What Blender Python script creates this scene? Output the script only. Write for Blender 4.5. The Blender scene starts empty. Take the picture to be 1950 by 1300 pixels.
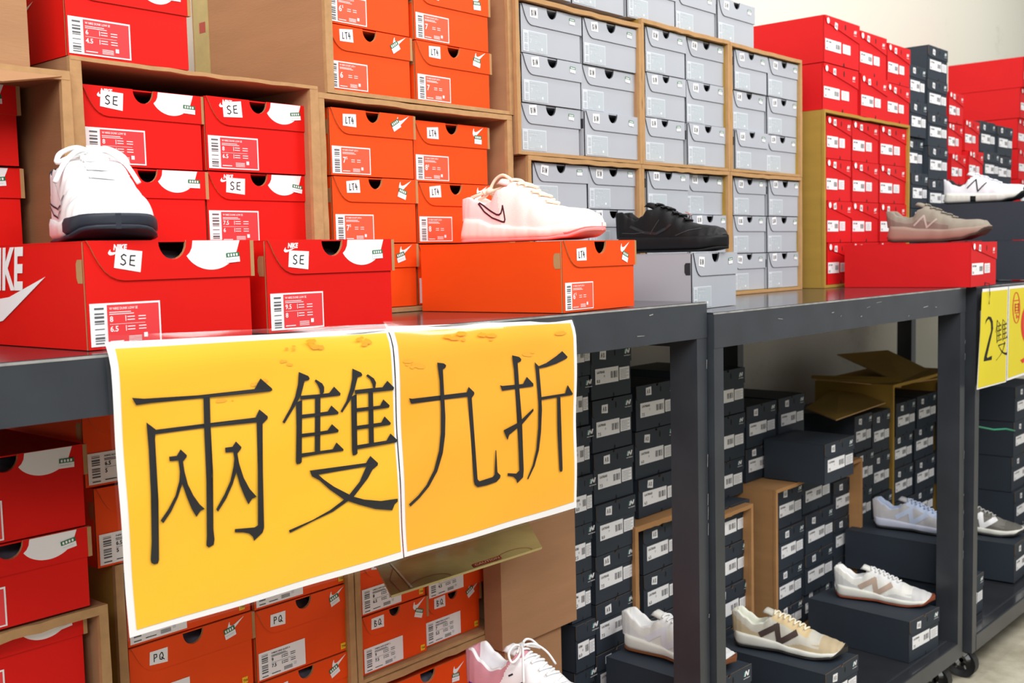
import bpy, math, random
from mathutils import Vector, Matrix
random.seed(11)
SC = bpy.context.scene
COL = SC.collection
HC = 1.32                      # eye height above the floor
FPX = 2086.5265
# rows: world X (along the racks), Y (towards the wall), Z (up) expressed in the lens frame (right, down, forward)
RR = [[0.65361037, -0.07569239, 0.75303662],
      [-0.75645727, -0.03406272, 0.65315552],
      [-0.02378842, -0.99654924, -0.0795218]]

# ------------------------------------------------------------------ camera
cam_d = bpy.data.cameras.new('camera'); cam = bpy.data.objects.new('camera', cam_d); COL.objects.link(cam)
cam_d.sensor_width = 36; cam_d.lens = 36 * FPX / 1950
cam.matrix_world = Matrix(((RR[0][0], -RR[0][1], -RR[0][2], 0), (RR[1][0], -RR[1][1], -RR[1][2], 0),
                           (RR[2][0], -RR[2][1], -RR[2][2], HC), (0, 0, 0, 1)))
cam_d.clip_start = 0.05
cam_d.dof.use_dof = True; cam_d.dof.focus_distance = 1.75; cam_d.dof.aperture_fstop = 9
SC.camera = cam

# ------------------------------------------------------------------ light
w = bpy.data.worlds.new('world'); SC.world = w; w.use_nodes = True
w.node_tree.nodes['Background'].inputs[0].default_value = (1.0, 0.99, 0.97, 1)
w.node_tree.nodes['Background'].inputs[1].default_value = 0.42
def area(name, loc, target, sx, sy, power, col=(1, 0.985, 0.96)):
    d = bpy.data.lights.new(name, 'AREA'); d.shape = 'RECTANGLE'; d.size = sx; d.size_y = sy; d.energy = power; d.color = col
    o = bpy.data.objects.new(name, d); COL.objects.link(o); o.location = loc
    o.rotation_euler = (Vector(target) - Vector(loc)).to_track_quat('-Z', 'Y').to_euler()
    return o
# ceiling tubes over the aisle and over the racks
area('ceiling_light', (-1.9, -0.9, 2.8), (1.4, 1.4, 1.0), 2.4, 0.6, 78)
area('ceiling_light', (0.5, -0.7, 3.2), (2.2, 1.4, 0.9), 2.8, 0.4, 56)
area('ceiling_light', (3.2, -0.6, 3.2), (4.3, 1.4, 0.8), 2.8, 0.4, 66)
area('ceiling_light', (1.6, 1.1, 3.3), (1.6, 1.2, 0.0), 4.5, 0.3, 22)
area('ceiling_light', (5.2, 1.1, 3.3), (5.2, 1.2, 0.0), 3.5, 0.3, 22)
SC.view_settings.view_transform = 'Standard'
SC.view_settings.look = 'None'
SC.view_settings.gamma = 1
SC.view_settings.use_curve_mapping = False
SC.view_settings.exposure = 0.0

# ------------------------------------------------------------------ pixel -> place
def ray(px, py):
    c = ((px - 975) / FPX, (py - 650) / FPX, 1.0)
    return [sum(RR[i][j] * c[j] for j in range(3)) for i in range(3)]
def aty(px, py, y):            # point where the sight line meets the upright plane at depth y
    r = ray(px, py); s = y / r[1]
    return Vector((r[0] * s, y, r[2] * s + HC))
def atz(px, py, z):
    r = ray(px, py); s = (z - HC) / r[2]
    return Vector((r[0] * s, r[1] * s, z))

# ------------------------------------------------------------------ materials
def lin(c):
    return tuple(((v / 255) / 12.92 if v / 255 <= 0.04045 else ((v / 255 + 0.055) / 1.055) ** 2.4) for v in c)
MATS = {}
def mat(name, rgb, rough=0.5, spec=0.5, var=0.0, scale=20, bump=0.0, bscale=200, metal=0.0, coat=0.0, stretch=None):
    if name in MATS: return MATS[name]
    m = bpy.data.materials.new(name); m.use_nodes = True; nt = m.node_tree; b = nt.nodes['Principled BSDF']
    c = lin(rgb)
    b.inputs['Base Color'].default_value = (*c, 1); b.inputs['Roughness'].default_value = rough
    b.inputs['Specular IOR Level'].default_value = spec; b.inputs['Metallic'].default_value = metal
    b.inputs['Coat Weight'].default_value = coat
    if coat: b.inputs['Coat Roughness'].default_value = 0.08
    if var or bump:
        tc = nt.nodes.new('ShaderNodeTexCoord'); mp = nt.nodes.new('ShaderNodeMapping'); nt.links.new(tc.outputs['Object'], mp.inputs[0])
        if stretch: mp.inputs['Scale'].default_value = stretch
    if var:
        n = nt.nodes.new('ShaderNodeTexNoise'); n.inputs['Scale'].default_value = scale; n.inputs['Detail'].default_value = 5
        nt.links.new(mp.outputs[0], n.inputs[0])
        r = nt.nodes.new('ShaderNodeMapRange'); r.inputs[1].default_value = 0.25; r.inputs[2].default_value = 0.75
        r.inputs[3].default_value = 1 - var; r.inputs[4].default_value = 1 + var
        mx = nt.nodes.new('ShaderNodeVectorMath'); mx.operation = 'SCALE'; mx.inputs[0].default_value = c
        nt.links.new(n.outputs['Fac'], r.inputs[0]); nt.links.new(r.outputs[0], mx.inputs['Scale']); nt.links.new(mx.outputs[0], b.inputs['Base Color'])
    if bump:
        n2 = nt.nodes.new('ShaderNodeTexNoise'); n2.inputs['Scale'].default_value = bscale; n2.inputs['Detail'].default_value = 3
        bp = nt.nodes.new('ShaderNodeBump'); bp.inputs['Strength'].default_value = bump; bp.inputs['Distance'].default_value = 0.001
        nt.links.new(mp.outputs[0], n2.inputs[0]); nt.links.new(n2.outputs['Fac'], bp.inputs['Height']); nt.links.new(bp.outputs[0], b.inputs['Normal'])
    MATS[name] = m
    return m
RED = mat('red_board', (219, 20, 13), 0.6, 0.2, 0.04, 6, 0.08)
RED2 = mat('deep_red_board', (208, 20, 25), 0.55, 0.25, 0.05, 6, 0.08)
ORG = mat('orange_board', (238, 76, 16), 0.6, 0.2, 0.04, 6, 0.08)
GRY = mat('grey_board', (172, 176, 184), 0.6, 0.3, 0.03, 6, 0.08)
NAV = mat('slate_board', (46, 54, 64), 0.6, 0.3, 0.07, 8, 0.1)
KRAFT = mat('kraft_edge', (176, 138, 96), 0.9, 0.1, 0.08, 40)
CHAR = mat('charcoal_edge', (48, 50, 54), 0.8, 0.2, 0.05, 30)
TISSUE = mat('tissue', (120, 125, 140), 0.9, 0.1, 0.25, 60, 0.6, 90)
CB = mat('cardboard', (170, 128, 94), 0.85, 0.15, 0.08, 5, 0.25, 60, stretch=(1, 1, 6))
CB2 = mat('olive_cardboard', (168, 134, 62), 0.85, 0.15, 0.08, 5, 0.25, 60, stretch=(1, 1, 6))
CB3 = mat('tan_cardboard', (174, 130, 86), 0.85, 0.15, 0.08, 5, 0.25, 60, stretch=(1, 1, 6))
CB4 = mat('shaded_cardboard', (138, 98, 68), 0.85, 0.15, 0.08, 5, 0.25, 60, stretch=(1, 1, 6))  # cardboard with the shade inside the left-edge carton put into its colour
CBE = mat('cardboard_rim', (180, 142, 100), 0.9, 0.1, 0.12, 50, 0.4, 150)
TAPE = mat('packing_tape', (178, 160, 100), 0.3, 0.5, 0.1, 25, 1.0, 40, coat=0.25)
WHT = mat('white_paper', (240, 240, 242), 0.5, 0.3)
LGY = mat('pale_print', (206, 211, 218), 0.5, 0.3)
LPK = mat('pink_red_print', (232, 62, 66), 0.5, 0.3)
LOR = mat('coral_print', (240, 92, 62), 0.5, 0.3)
LG2 = mat('grey_print', (178, 186, 192), 0.5, 0.3)
INK = mat('black_ink', (30, 30, 34), 0.6, 0.2)
GRN = mat('green_print', (30, 110, 70), 0.5, 0.3)
YST = mat('yellow_dot', (245, 190, 40), 0.5, 0.3)
STEEL = mat('painted_steel', (52, 56, 62), 0.3, 0.5, 0.22, 9, 0.12, 300)
STEELD = mat('worn_edge', (150, 150, 148), 0.5, 0.5, 0.4, 30)
TOPM = mat('steel_top', (46, 48, 52), 0.14, 0.6, 0.2, 7, 0.05, 120)

# ------------------------------------------------------------------ mesh collecting
class MB:
    def __init__(s): s.v = []; s.f = []; s.m = []; s.mats = []; s.sm = []
    def mi(s, m):
        if m not in s.mats: s.mats.append(m)
        return s.mats.index(m)
    def add(s, vs, fs, m, smooth=False):
        o = len(s.v); i = s.mi(m); s.v += [tuple(v) for v in vs]
        for f in fs: s.f.append(tuple(o + k for k in f)); s.m.append(i); s.sm.append(smooth)
    def box(s, a, b, m, fm=None):
        x0, y0, z0 = a; x1, y1, z1 = b
        vs = [(x0, y0, z0), (x1, y0, z0), (x1, y1, z0), (x0, y1, z0), (x0, y0, z1), (x1, y0, z1), (x1, y1, z1), (x0, y1, z1)]
        s.add(vs, [(0, 3, 2, 1), (4, 5, 6, 7), (0, 1, 5, 4), (1, 2, 6, 5), (2, 3, 7, 6), (3, 0, 4, 7)], m)
        if fm: s.m[-4] = s.mi(fm)
    def prism(s, pts, y0, y1, m, me=None):          # outline in (x, z), thickness along y, front at y0
        n = len(pts); vs = [(p[0], y0, p[1]) for p in pts] + [(p[0], y1, p[1]) for p in pts]
        s.add(vs, [tuple(range(n))], m); o = len(s.v) - 2 * n
        s.f.append(tuple(o + n + k for k in reversed(range(n)))); s.m.append(s.mi(m)); s.sm.append(False)
        for k in range(n):
            j = (k + 1) % n; s.f.append((o + k, o + n + k, o + n + j, o + j)); s.m.append(s.mi(me or m)); s.sm.append(False)
    def poly(s, pts, y, m): s.add([(p[0], y, p[1]) for p in pts], [tuple(range(len(pts)))], m)
    def rect(s, x0, z0, x1, z1, y, m): s.poly([(x0, z0), (x1, z0), (x1, z1), (x0, z1)], y, m)
    def stroke(s, pts, wd, y, m):                   # flat pen line
        for a, b in zip(pts[:-1], pts[1:]):
            dx, dz = b[0] - a[0], b[1] - a[1]; L = math.hypot(dx, dz) or 1; nx, nz = -dz / L * wd / 2, dx / L * wd / 2
            ex, ez = dx / L * wd * .3, dz / L * wd * .3
            s.poly([(a[0] - nx - ex, a[1] - nz - ez), (b[0] - nx + ex, b[1] - nz + ez), (b[0] + nx + ex, b[1] + nz + ez), (a[0] + nx - ex, a[1] + nz - ez)], y, m)
    def tube(s, pts, r, m, n=8, cap=True):
        P = [Vector(p) for p in pts]; rings = []
        for i, p in enumerate(P):
            t = (P[min(i + 1, len(P) - 1)] - P[max(i - 1, 0)]).normalized()
            u = t.cross(Vector((0, 0, 1)));  u = t.cross(Vector((1, 0, 0))) if u.length < 1e-3 else u
            u.normalize(); v = t.cross(u); rr = r[i] if isinstance(r, (list, tuple)) else r
            rings.append([p + (u * math.cos(2 * math.pi * k / n) + v * math.sin(2 * math.pi * k / n)) * rr for k in range(n)])
        vs = [q for g in rings for q in g]; fs = []
        for i in range(len(P) - 1):
            for k in range(n):
                j = (k + 1) % n; fs.append((i * n + k, i * n + j, (i + 1) * n + j, (i + 1) * n + k))
        if cap: fs += [tuple(range(n)), tuple((len(P) - 1) * n + k for k in range(n))]
        s.add(vs, fs, m, True)
    def text(s, string, x, z, h, y, m, bold=0.0, shear=0.0, fitw=None):
        vs, fs, wd = text_geo(string, bold, shear); k = h / 0.72; kx = k
        if fitw: kx = fitw / max(wd, 1e-6)
        s.add([(x + v[0] * kx, y, z + v[1] * k) for v in vs], fs, m)
    def mesh(s, name):
        me = bpy.data.meshes.new(name); me.from_pydata(s.v, [], s.f)
        for m in s.mats: me.materials.append(m)
        me.polygons.foreach_set('material_index', s.m); me.polygons.foreach_set('use_smooth', s.sm); me.update()
        return me
def smooth(P, k=5):
    P = [Vector(p) for p in P]; Q = [P[0]] + P + [P[-1]]; out = []
    for i in range(1, len(Q) - 2):
        a, b, c, d = Q[i - 1:i + 3]
        for j in range(k):
            t = j / k; out.append(.5 * ((2 * b) + (c - a) * t + (2 * a - 5 * b + 4 * c - d) * t * t + (3 * b - a - 3 * c + d) * t ** 3))
    return out + [P[-1]]
TG = {}
def text_geo(t, bold, shear):
    k = (t, bold, shear)
    if k not in TG:
        c = bpy.data.curves.new('t', 'FONT'); c.body = t; c.offset = bold; c.shear = shear; c.resolution_u = 2
        o = bpy.data.objects.new('t', c); COL.objects.link(o); bpy.context.view_layer.update()
        me = bpy.data.meshes.new_from_object(o.evaluated_get(bpy.context.evaluated_depsgraph_get()))
        vs = [(v.co.x, v.co.y) for v in me.vertices]; fs = [tuple(p.vertices) for p in me.polygons]
        # keep faces turned one way
        wd = max([v[0] for v in vs] + [0.01]); TG[k] = (vs, fs, wd)
        bpy.data.objects.remove(o); bpy.data.meshes.remove(me); bpy.data.curves.remove(c)
    return TG[k]
def link(name, me, parent=None, loc=(0, 0, 0), rot=None):
    o = bpy.data.objects.new(name, me); COL.objects.link(o); o.location = loc
    if rot: o.rotation_euler = rot
    if parent: o.parent = parent
    return o
def tag(o, label=None, cat=None, group=None, kind=None):
    if label: o['label'] = label
    if cat: o['category'] = cat
    if group: o['group'] = group
    if kind: o['kind'] = kind
    return o
def thing(name, label, cat, loc, yaw=0.0, group=None):
    o = bpy.data.objects.new(name, None); COL.objects.link(o); o.location = loc; o.rotation_euler = (0, 0, yaw)
    o.empty_display_size = 0.05
    return tag(o, label, cat, group)
CACHE = {}
def cached(key, fn):
    if key not in CACHE: CACHE[key] = fn()
    return CACHE[key]

# ------------------------------------------------------------------ the room
def floor():
    m = bpy.data.materials.new('concrete_floor'); m.use_nodes = True; nt = m.node_tree; b = nt.nodes['Principled BSDF']
    tc = nt.nodes.new('ShaderNodeTexCoord'); n = nt.nodes.new('ShaderNodeTexNoise'); n.inputs['Scale'].default_value = 3.5; n.inputs['Detail'].default_value = 9
    n.inputs['Roughness'].default_value = 0.7
    r = nt.nodes.new('ShaderNodeValToRGB'); r.color_ramp.elements[0].position = 0.35; r.color_ramp.elements[1].position = 0.68
    r.color_ramp.elements[0].color = (*lin((158, 150, 128)), 1); r.color_ramp.elements[1].color = (*lin((214, 208, 188)), 1)
    nt.links.new(tc.outputs['Object'], n.inputs[0]); nt.links.new(n.outputs['Fac'], r.inputs[0]); nt.links.new(r.outputs[0], b.inputs['Base Color'])
    b.inputs['Roughness'].default_value = 0.45
    f = MB(); f.box((-3, -4, -0.1), (9, 2.1, 0), m); tag(link('floor', f.mesh('floor')), kind='structure')
    g = MB(); jm = mat('floor_joint', (120, 114, 98), 0.8)
    for x in (0.6, 1.8, 3.0, 4.2, 5.4, 6.6): g.box((x, -4, 0.0002), (x + 0.006, 2.0, 0.0012), jm)
    for y in (-1.2, 0.0, 1.2): g.box((-3, y, 0.0002), (9, y + 0.006, 0.0012), jm)
    tag(link('trim_1', g.mesh('joints')), kind='structure')
floor()
def wall():
    m = bpy.data.materials.new('plaster_wall'); m.use_nodes = True; nt = m.node_tree; b = nt.nodes['Principled BSDF']
    tc = nt.nodes.new('ShaderNodeTexCoord'); n = nt.nodes.new('ShaderNodeTexNoise'); n.inputs['Scale'].default_value = 2.2; n.inputs['Detail'].default_value = 12
    n.inputs['Roughness'].default_value = 0.75
    r = nt.nodes.new('ShaderNodeValToRGB'); e = r.color_ramp.elements
    e[0].position = 0.27; e[0].color = (*lin((200, 197, 180)), 1); e[1].position = 0.42; e[1].color = (*lin((230, 228, 214)), 1)
    nt.links.new(tc.outputs['Object'], n.inputs[0]); nt.links.new(n.outputs['Fac'], r.inputs[0]); nt.links.new(r.outputs[0], b.inputs['Base Color'])
    b.inputs['Roughness'].default_value = 0.85
    f = MB(); f.box((-3, 2.05, 0), (9, 2.15, 3.6), m); tag(link('wall_back', f.mesh('wall')), kind='structure')
wall()

# ------------------------------------------------------------------ steel racks on castors
def rack(label, x0, y0, L, top, yaw, lean=0.0, depth=0.80, bh=0.072, low=0.15, notes=True):
    t = thing('steel_rack', label, 'rack', (x0, y0, 0), yaw, 'grey steel racks on castors'); t.rotation_euler = (0, lean, yaw)
    a = MB(); a.box((0, 0.002, top - 0.004), (L, depth, top), TOPM); link('table_top', a.mesh('top'), t)
    a = MB(); a.box((0, 0, top - bh), (L, 0.03, top - 0.004), STEEL); a.box((0, -0.0006, top - 0.004), (L, 0.004, top - 0.001), STEELD)
    link('front_beam', a.mesh('fb'), t)
    a = MB(); a.box((0, depth - 0.03, top - bh), (L, depth, top - 0.004), STEEL); link('rear_beam', a.mesh('rb'), t)
    for x in (0.0, L - 0.035):
        a = MB(); a.box((x, 0.03, top - bh), (x + 0.035, depth - 0.03, top - 0.004), STEEL); link('end_beam', a.mesh('eb'), t)
    for x in (0.0, L - 0.035):
        for y in (0.001, depth - 0.066):
            a = MB(); a.box((x, y, low - 0.05), (x + 0.035, y + 0.065, top - bh), STEEL); link('post', a.mesh('post'), t)
    a = MB(); a.box((0.035, 0.004, low - 0.003), (L - 0.035, depth, low), TOPM); link('lower_shelf', a.mesh('ls'), t)
    a = MB(); a.box((0.035, 0.0, low - 0.05), (L - 0.035, 0.03, low - 0.003), STEEL); a.box((0.035, 0.03, low - 0.05), (L - 0.035, 0.035, low + 0.001), STEEL)
    link('lower_beam', a.mesh('lb'), t)
    if notes:   # scuffs and bare metal on the front beam
        a = MB(); rnd = random.Random(int(L * 1000))
        for k in range(9):
            x = rnd.uniform(0.1, L - 0.1); z = top - rnd.uniform(0.01, bh - 0.01); l = rnd.uniform(0.004, 0.03)
            a.stroke([(x, z), (x + l, z + rnd.uniform(-.002, .003))], rnd.uniform(0.0008, 0.002), -0.0008, STEELD)
        for k in range(7):
            z = rnd.uniform(low + .1, top - .12)
            a.stroke([(L - 0.004, z), (L - 0.003, z + rnd.uniform(0.005, 0.03))], 0.0015, -0.0008, STEELD)
        link('scuff_marks', a.mesh('scuffs'), t)
    CH = mat('chrome', (220, 222, 226), 0.12, 0.5, metal=1.0); RB = mat('castor_rubber', (40, 40, 42), 0.6)
    for x in (0.07, L - 0.07):
        for y in (0.05, depth - 0.07):
            e = bpy.data.objects.new('castor', None); COL.objects.link(e); e.parent = t; e.location = (x, y, 0)
            a = MB(); a.tube([(-0.016, 0, 0.042), (0.016, 0, 0.042)], 0.042, RB, 20); link('wheel', a.mesh('wheel'), e)
            a = MB()
            for s in (-1, 1):
                a.prism([(s * .018 - .002, .03), (s * .018 + .002, .03), (s * .018 + .002, low - .054), (s * .018 - .002, low - .054)], -0.016, 0.016, CH)
            a.box((-0.03, -0.03, low - 0.056), (0.03, 0.03, low - 0.051), CH)
            a.tube([(-0.024, 0, 0.055), (-0.019, 0, 0.055)], [0.018, 0.03], CH, 16)
            link('fork', a.mesh('fork'), e)
    return t
TOP1 = HC - 0.104; TOP2 = HC - 0.126; LOW = HC - 1.17
rack('nearest dark grey steel rack carrying the big yellow sign', 0.42, 1.196, 1.489, TOP1, -0.0392, depth=0.80)
rack('middle dark grey steel rack holding the open tan cartons below', 1.914, 1.125, 1.335, TOP2, -0.034, depth=0.80)
rack('farthest dark grey steel rack hung with bright yellow price sheets', 3.285, 1.064, 1.55, TOP2, -0.01, lean=0.008, depth=0.85)
rack('dark grey steel rack beyond the yellow price sheets at right edge', 4.86, 1.06, 1.5, TOP2, 0.0, depth=0.85, notes=False)

# ------------------------------------------------------------------ handwriting, marks, stickers
GL = {'S': [[(.85, .9), (.5, 1), (.15, .8), (.3, .55), (.7, .45), (.85, .2), (.5, 0), (.1, .1)]],
      'E': [[(.9, 1), (.2, .95), (.15, .1), (.9, .05)], [(.18, .52), (.8, .55)]],
      'L': [[(.3, 1), (.1, .05), (.8, .1)]], 'T': [[(.0, .95), (1, 1)], [(.5, .97), (.45, 0)]],
      '4': [[(.45, 1), (.1, .4), (.95, .45)], [(.7, .75), (.65, 0)]],
      'P': [[(.2, 0), (.2, 1), (.75, .95), (.8, .6), (.25, .45)]],
      'Q': [[(.5, 1), (.1, .7), (.15, .15), (.6, .05), (.9, .5), (.7, .95), (.5, 1)], [(.5, .35), (1.1, 0)]],
      'B': [[(.2, 0), (.2, 1), (.75, .85), (.25, .52), (.85, .35), (.7, .05), (.2, 0)]],
      'I': [[(.5, 1), (.45, 0)]], 'N': [[(.1, 0), (.15, 1), (.8, .05), (.9, 1)]],
      'A': [[(.0, 0), (.5, 1), (.9, 0)], [(.2, .4), (.75, .4)]], '8': [[(.5, .5), (.15, .75), (.5, 1), (.8, .75), (.2, .25), (.5, 0), (.85, .25), (.5, .5)]]}
def hand(mb, s, x, z, h, wdt, y, pen=0.0007):
    cw = wdt / len(s)
    for i, ch in enumerate(s):
        for st in GL[ch]: mb.stroke([(x + (i + p[0] * .75) * cw, z + p[1] * h) for p in st], pen, y, INK)
def code_mesh(code, w, h):
    def f():
        m = MB(); m.poly([(0, 0.002), (w * .98, 0), (w, h), (0.001, h * .98)], 0, WHT); hand(m, code, w * .2, h * .25, h * .5, w * .65, -0.0003, 0.0015 if w > .025 else 0.0014); return m.mesh('code')
    return cached(('code', code, w, h), f)
def price_mesh(w, h):
    def f():
        m = MB(); m.rect(0, 0, w, h * .55, 0, WHT); m.rect(0, h * .55, w, h, 0, GRN)
        for k in range(4): m.rect(w * (.1 + .21 * k), h * .64, w * (.23 + .21 * k), h * .9, -0.0002, WHT)
        m.stroke([(w * .1, h * .3), (w * .8, h * .3)], h * .06, -0.0002, LGY)
        return m.mesh('price')
    return cached(('price', w, h), f)
CHECK = [(0, .34), (.03, .6), (.12, .95), (.17, 1), (.15, .78), (.17, .62), (.26, .52), (.42, .56), (1, .98), (.3, .06), (.16, 0), (.06, .08)]
def check_pts(x, z, w, h): return [(x + p[0] * w, z + p[1] * h) for p in CHECK]
def barcode(m, x0, z0, x1, z1, y, ink, horizontal=True, n=16, seed=3):
    r = random.Random(seed); p = 0.0
    while p < 1:
        t = r.uniform(.02, .07); g = r.uniform(.02, .06)
        if r.random() < .12: g += .07
        a, b = p, min(1, p + t)
        if horizontal: m.rect(x0, z0 + (z1 - z0) * a, x1, z0 + (z1 - z0) * b, y, ink)
        else: m.rect(x0 + (x1 - x0) * a, z0, x0 + (x1 - x0) * b, z1, y, ink)
        p += t + g
def label_mesh(style, sizes, w, h, title):
    """printed end label: barcode down the left, model line, sizes"""
    def f():
        m = MB(); bg, ink = {'red': (LPK, WHT), 'orange': (LOR, WHT), 'white': (WHT, INK), 'grey': (LG2, LGY)}[style]
        m.rect(0, 0, w, h, 0, WHT if style != 'grey' else LGY)
        x0 = w * .235
        if bg is not WHT: m.rect(x0, h * .04, w * .975, h * .955, -0.0003, bg)
        barcode(m, w * .06, h * .06, w * .19, h * .9, -0.0004, mat('barcode_grey', (90, 92, 96), .6) if style != 'grey' else LG2, True, seed=len(sizes) + int(w * 1e4))
        y = -0.0006; x = x0 + w * .03
        m.text(title, x, h * .84, h * .06, y, ink, 0.012, fitw=w * .4)
        m.stroke([(x, h * .78), (x + w * .3, h * .78)], h * .018, y, ink); m.stroke([(x, h * .735), (x + w * .34, h * .735)], h * .018, y, ink)
        if len(sizes) == 2:
            for s, z in zip(sizes, (.56, .33)):
                m.text(s, x, h * z, h * .13, y, ink, 0.02)
                m.rect(x + w * .22, h * z, x + w * .23, h * (z + .13), y, ink)
                for q in (0, 1):
                    for c in (0, 1): m.stroke([(x + w * (.25 + .16 * c), h * (z + .03 + .07 * q)), (x + w * (.35 + .16 * c), h * (z + .03 + .07 * q))], h * .022, y, ink)
            m.stroke([(x, h * .5), (x + w * .5, h * .5)], h * .008, y, ink)
        else:
            s = sizes[0]; m.text(s[0], x, h * .4, h * .22, y, ink, 0.015)
            if len(s) > 1: m.text(s[1:], x + w * .085, h * .53, h * .1, y, ink, 0.015)
            for q in (0, 1):
                for c in (0, 1): m.stroke([(x + w * (.22 + .15 * c), h * (.45 + .07 * q)), (x + w * (.31 + .15 * c), h * (.45 + .07 * q))], h * .02, y, ink)
        for q in range(4): m.stroke([(x + w * .26, h * (.09 + .035 * q)), (x + w * .44, h * (.09 + .035 * q))], h * .014, y, ink)
        m.stroke([(x, h * .1), (x + w * .18, h * .1)], h * .025, y, ink)
        m.rect(w * .74, h * .15, w * .795, h * .26, y, WHT if style != 'white' else LGY)
        return m.mesh('label')
    return cached(('label', style, tuple(sizes), w, h, title), f)
def nlabel_mesh(w, h, size, name, lo=False):
    def f():
        m = MB(); m.rect(0, 0, w, h, 0, WHT)
        m.text(name, w * .06, h * .68, h * .16, -0.0003, INK, 0.02, fitw=w * .33)
        m.text(size, w * .06, h * .1, h * .2, -0.0003, INK, 0.02)
        m.text('D', w * .36, h * .42, h * .13, -0.0003, INK)
        barcode(m, w * .66, h * .28, w * .95, h * .72, -0.0003, INK, False, seed=5)
        return m.mesh('nl')
    return cached(('nl', w, h, size, name), f)
def infolabel_mesh(w, h):
    def f():
        m = MB(); m.rect(0, 0, w, h, 0, WHT)
        for k in range(6): m.stroke([(w * .1, h * (.15 + .13 * k)), (w * (.7 + .2 * (k % 2)), h * (.15 + .13 * k))], h * .035, -0.0003, mat('small_print', (150, 152, 160), .6))
        return m.mesh('il')
    return cached(('il', w, h), f)
def nmark(m, x, z, w, h, y, c1, c2):
    """slanted N with speed lines"""
    S = .35 * h
    def P(u, v): return (x + u * w + v * S, z + v * h)
    m.poly([P(.2, 0), P(.42, 0), P(.42, 1), P(.2, 1)], y, c1); m.poly([P(.78, 0), P(1, 0), P(1, 1), P(.78, 1)], y, c1)
    m.poly([P(.2, 1), P(.45, 1), P(1, 0), P(.75, 0)], y, c1)
    for k in range(3): m.poly([P(0, .12 + .3 * k), P(.25, .12 + .3 * k), P(.25, .27 + .3 * k), P(0, .27 + .3 * k)], y - .0001, c2)
def nlogo_mesh(w, h, teal):
    def f():
        m = MB(); nmark(m, 0, h * .35, w * .8, h * .62, 0, WHT, mat('teal_print', (110, 190, 180), .5) if teal else WHT)
        m.text('new balance', 0, h * .05, h * .16, 0, WHT, 0.01, fitw=w); return m.mesh('nlogo')
    return cached(('nlogo', w, h, teal), f)

# ------------------------------------------------------------------ shoe boxes
KIND = {'red': dict(m=RED, e=KRAFT, word='red'), 'orange': dict(m=ORG, e=KRAFT, word='orange'), 'grey': dict(m=GRY, e=CHAR, word='pale grey'),
        'nred': dict(m=RED2, e=RED2, word='deep red'), 'nblk': dict(m=NAV, e=mat('tan_edge', (108, 88, 66), .8), word='slate')}
def body_mesh(kind, W, H, L):
    def f():
        k = KIND[kind]; m = MB(); n = kind in ('nred', 'nblk'); hx, r = W * .5, (W * .085 if not n else W * .035)
        arc = [(hx + r * math.cos(a), H + (r * 1.05) * math.sin(a) - .0004) for a in [-(i) * math.pi / 10 for i in range(11)]]
        front = [(0, 0), (W, 0), (W, H)] + arc + [(0, H)]
        m.prism(front, 0, 0.002, k['m'], k['e'])
        m.add([(0, 0, 0), (0, L, 0), (0, L, H), (0, 0, H)], [(0, 1, 2, 3)], k['m']); m.add([(W, 0, 0), (W, L, 0), (W, L, H), (W, 0, H)], [(3, 2, 1, 0)], k['m'])
        m.add([(0, L, 0), (W, L, 0), (W, L, H), (0, L, H)], [(0, 1, 2, 3)], k['m']); m.add([(0, 0, 0), (W, 0, 0), (W, L, 0), (0, L, 0)], [(0, 3, 2, 1)], k['m'])
        # crumpled tissue seen through the finger hole
        if not n: m.add([(hx - 2 * r, .004, H - r * 1.25), (hx + 2 * r, .008, H - r * 1.7), (hx + 2 * r, .05, H - r * .55), (hx - 2 * r, .03, H - r * .35)], [(0, 1, 2, 3)], TISSUE)
        # slot in the long side next to the front corner, kraft inside
        if not n: m.add([(-.0006, .004, H * .62), (-.0006, .015, H * .62), (-.0006, .018, H * .67), (-.0006, .018, H * .8), (-.0006, .015, H * .84), (-.0006, .004, H * .84)], [tuple(range(6))], k['e'])
        m.add([(-.0003, .001, 0), (-.0003, .003, 0), (-.0003, .003, H), (-.0003, .001, H)], [(0, 1, 2, 3)], k['e'] if not n else k['m'])
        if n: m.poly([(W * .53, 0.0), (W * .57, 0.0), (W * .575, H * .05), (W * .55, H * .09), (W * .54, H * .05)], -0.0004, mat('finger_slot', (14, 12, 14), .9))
        return m.mesh('body')
    return cached(('body', kind, W, H, L), f)
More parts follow.
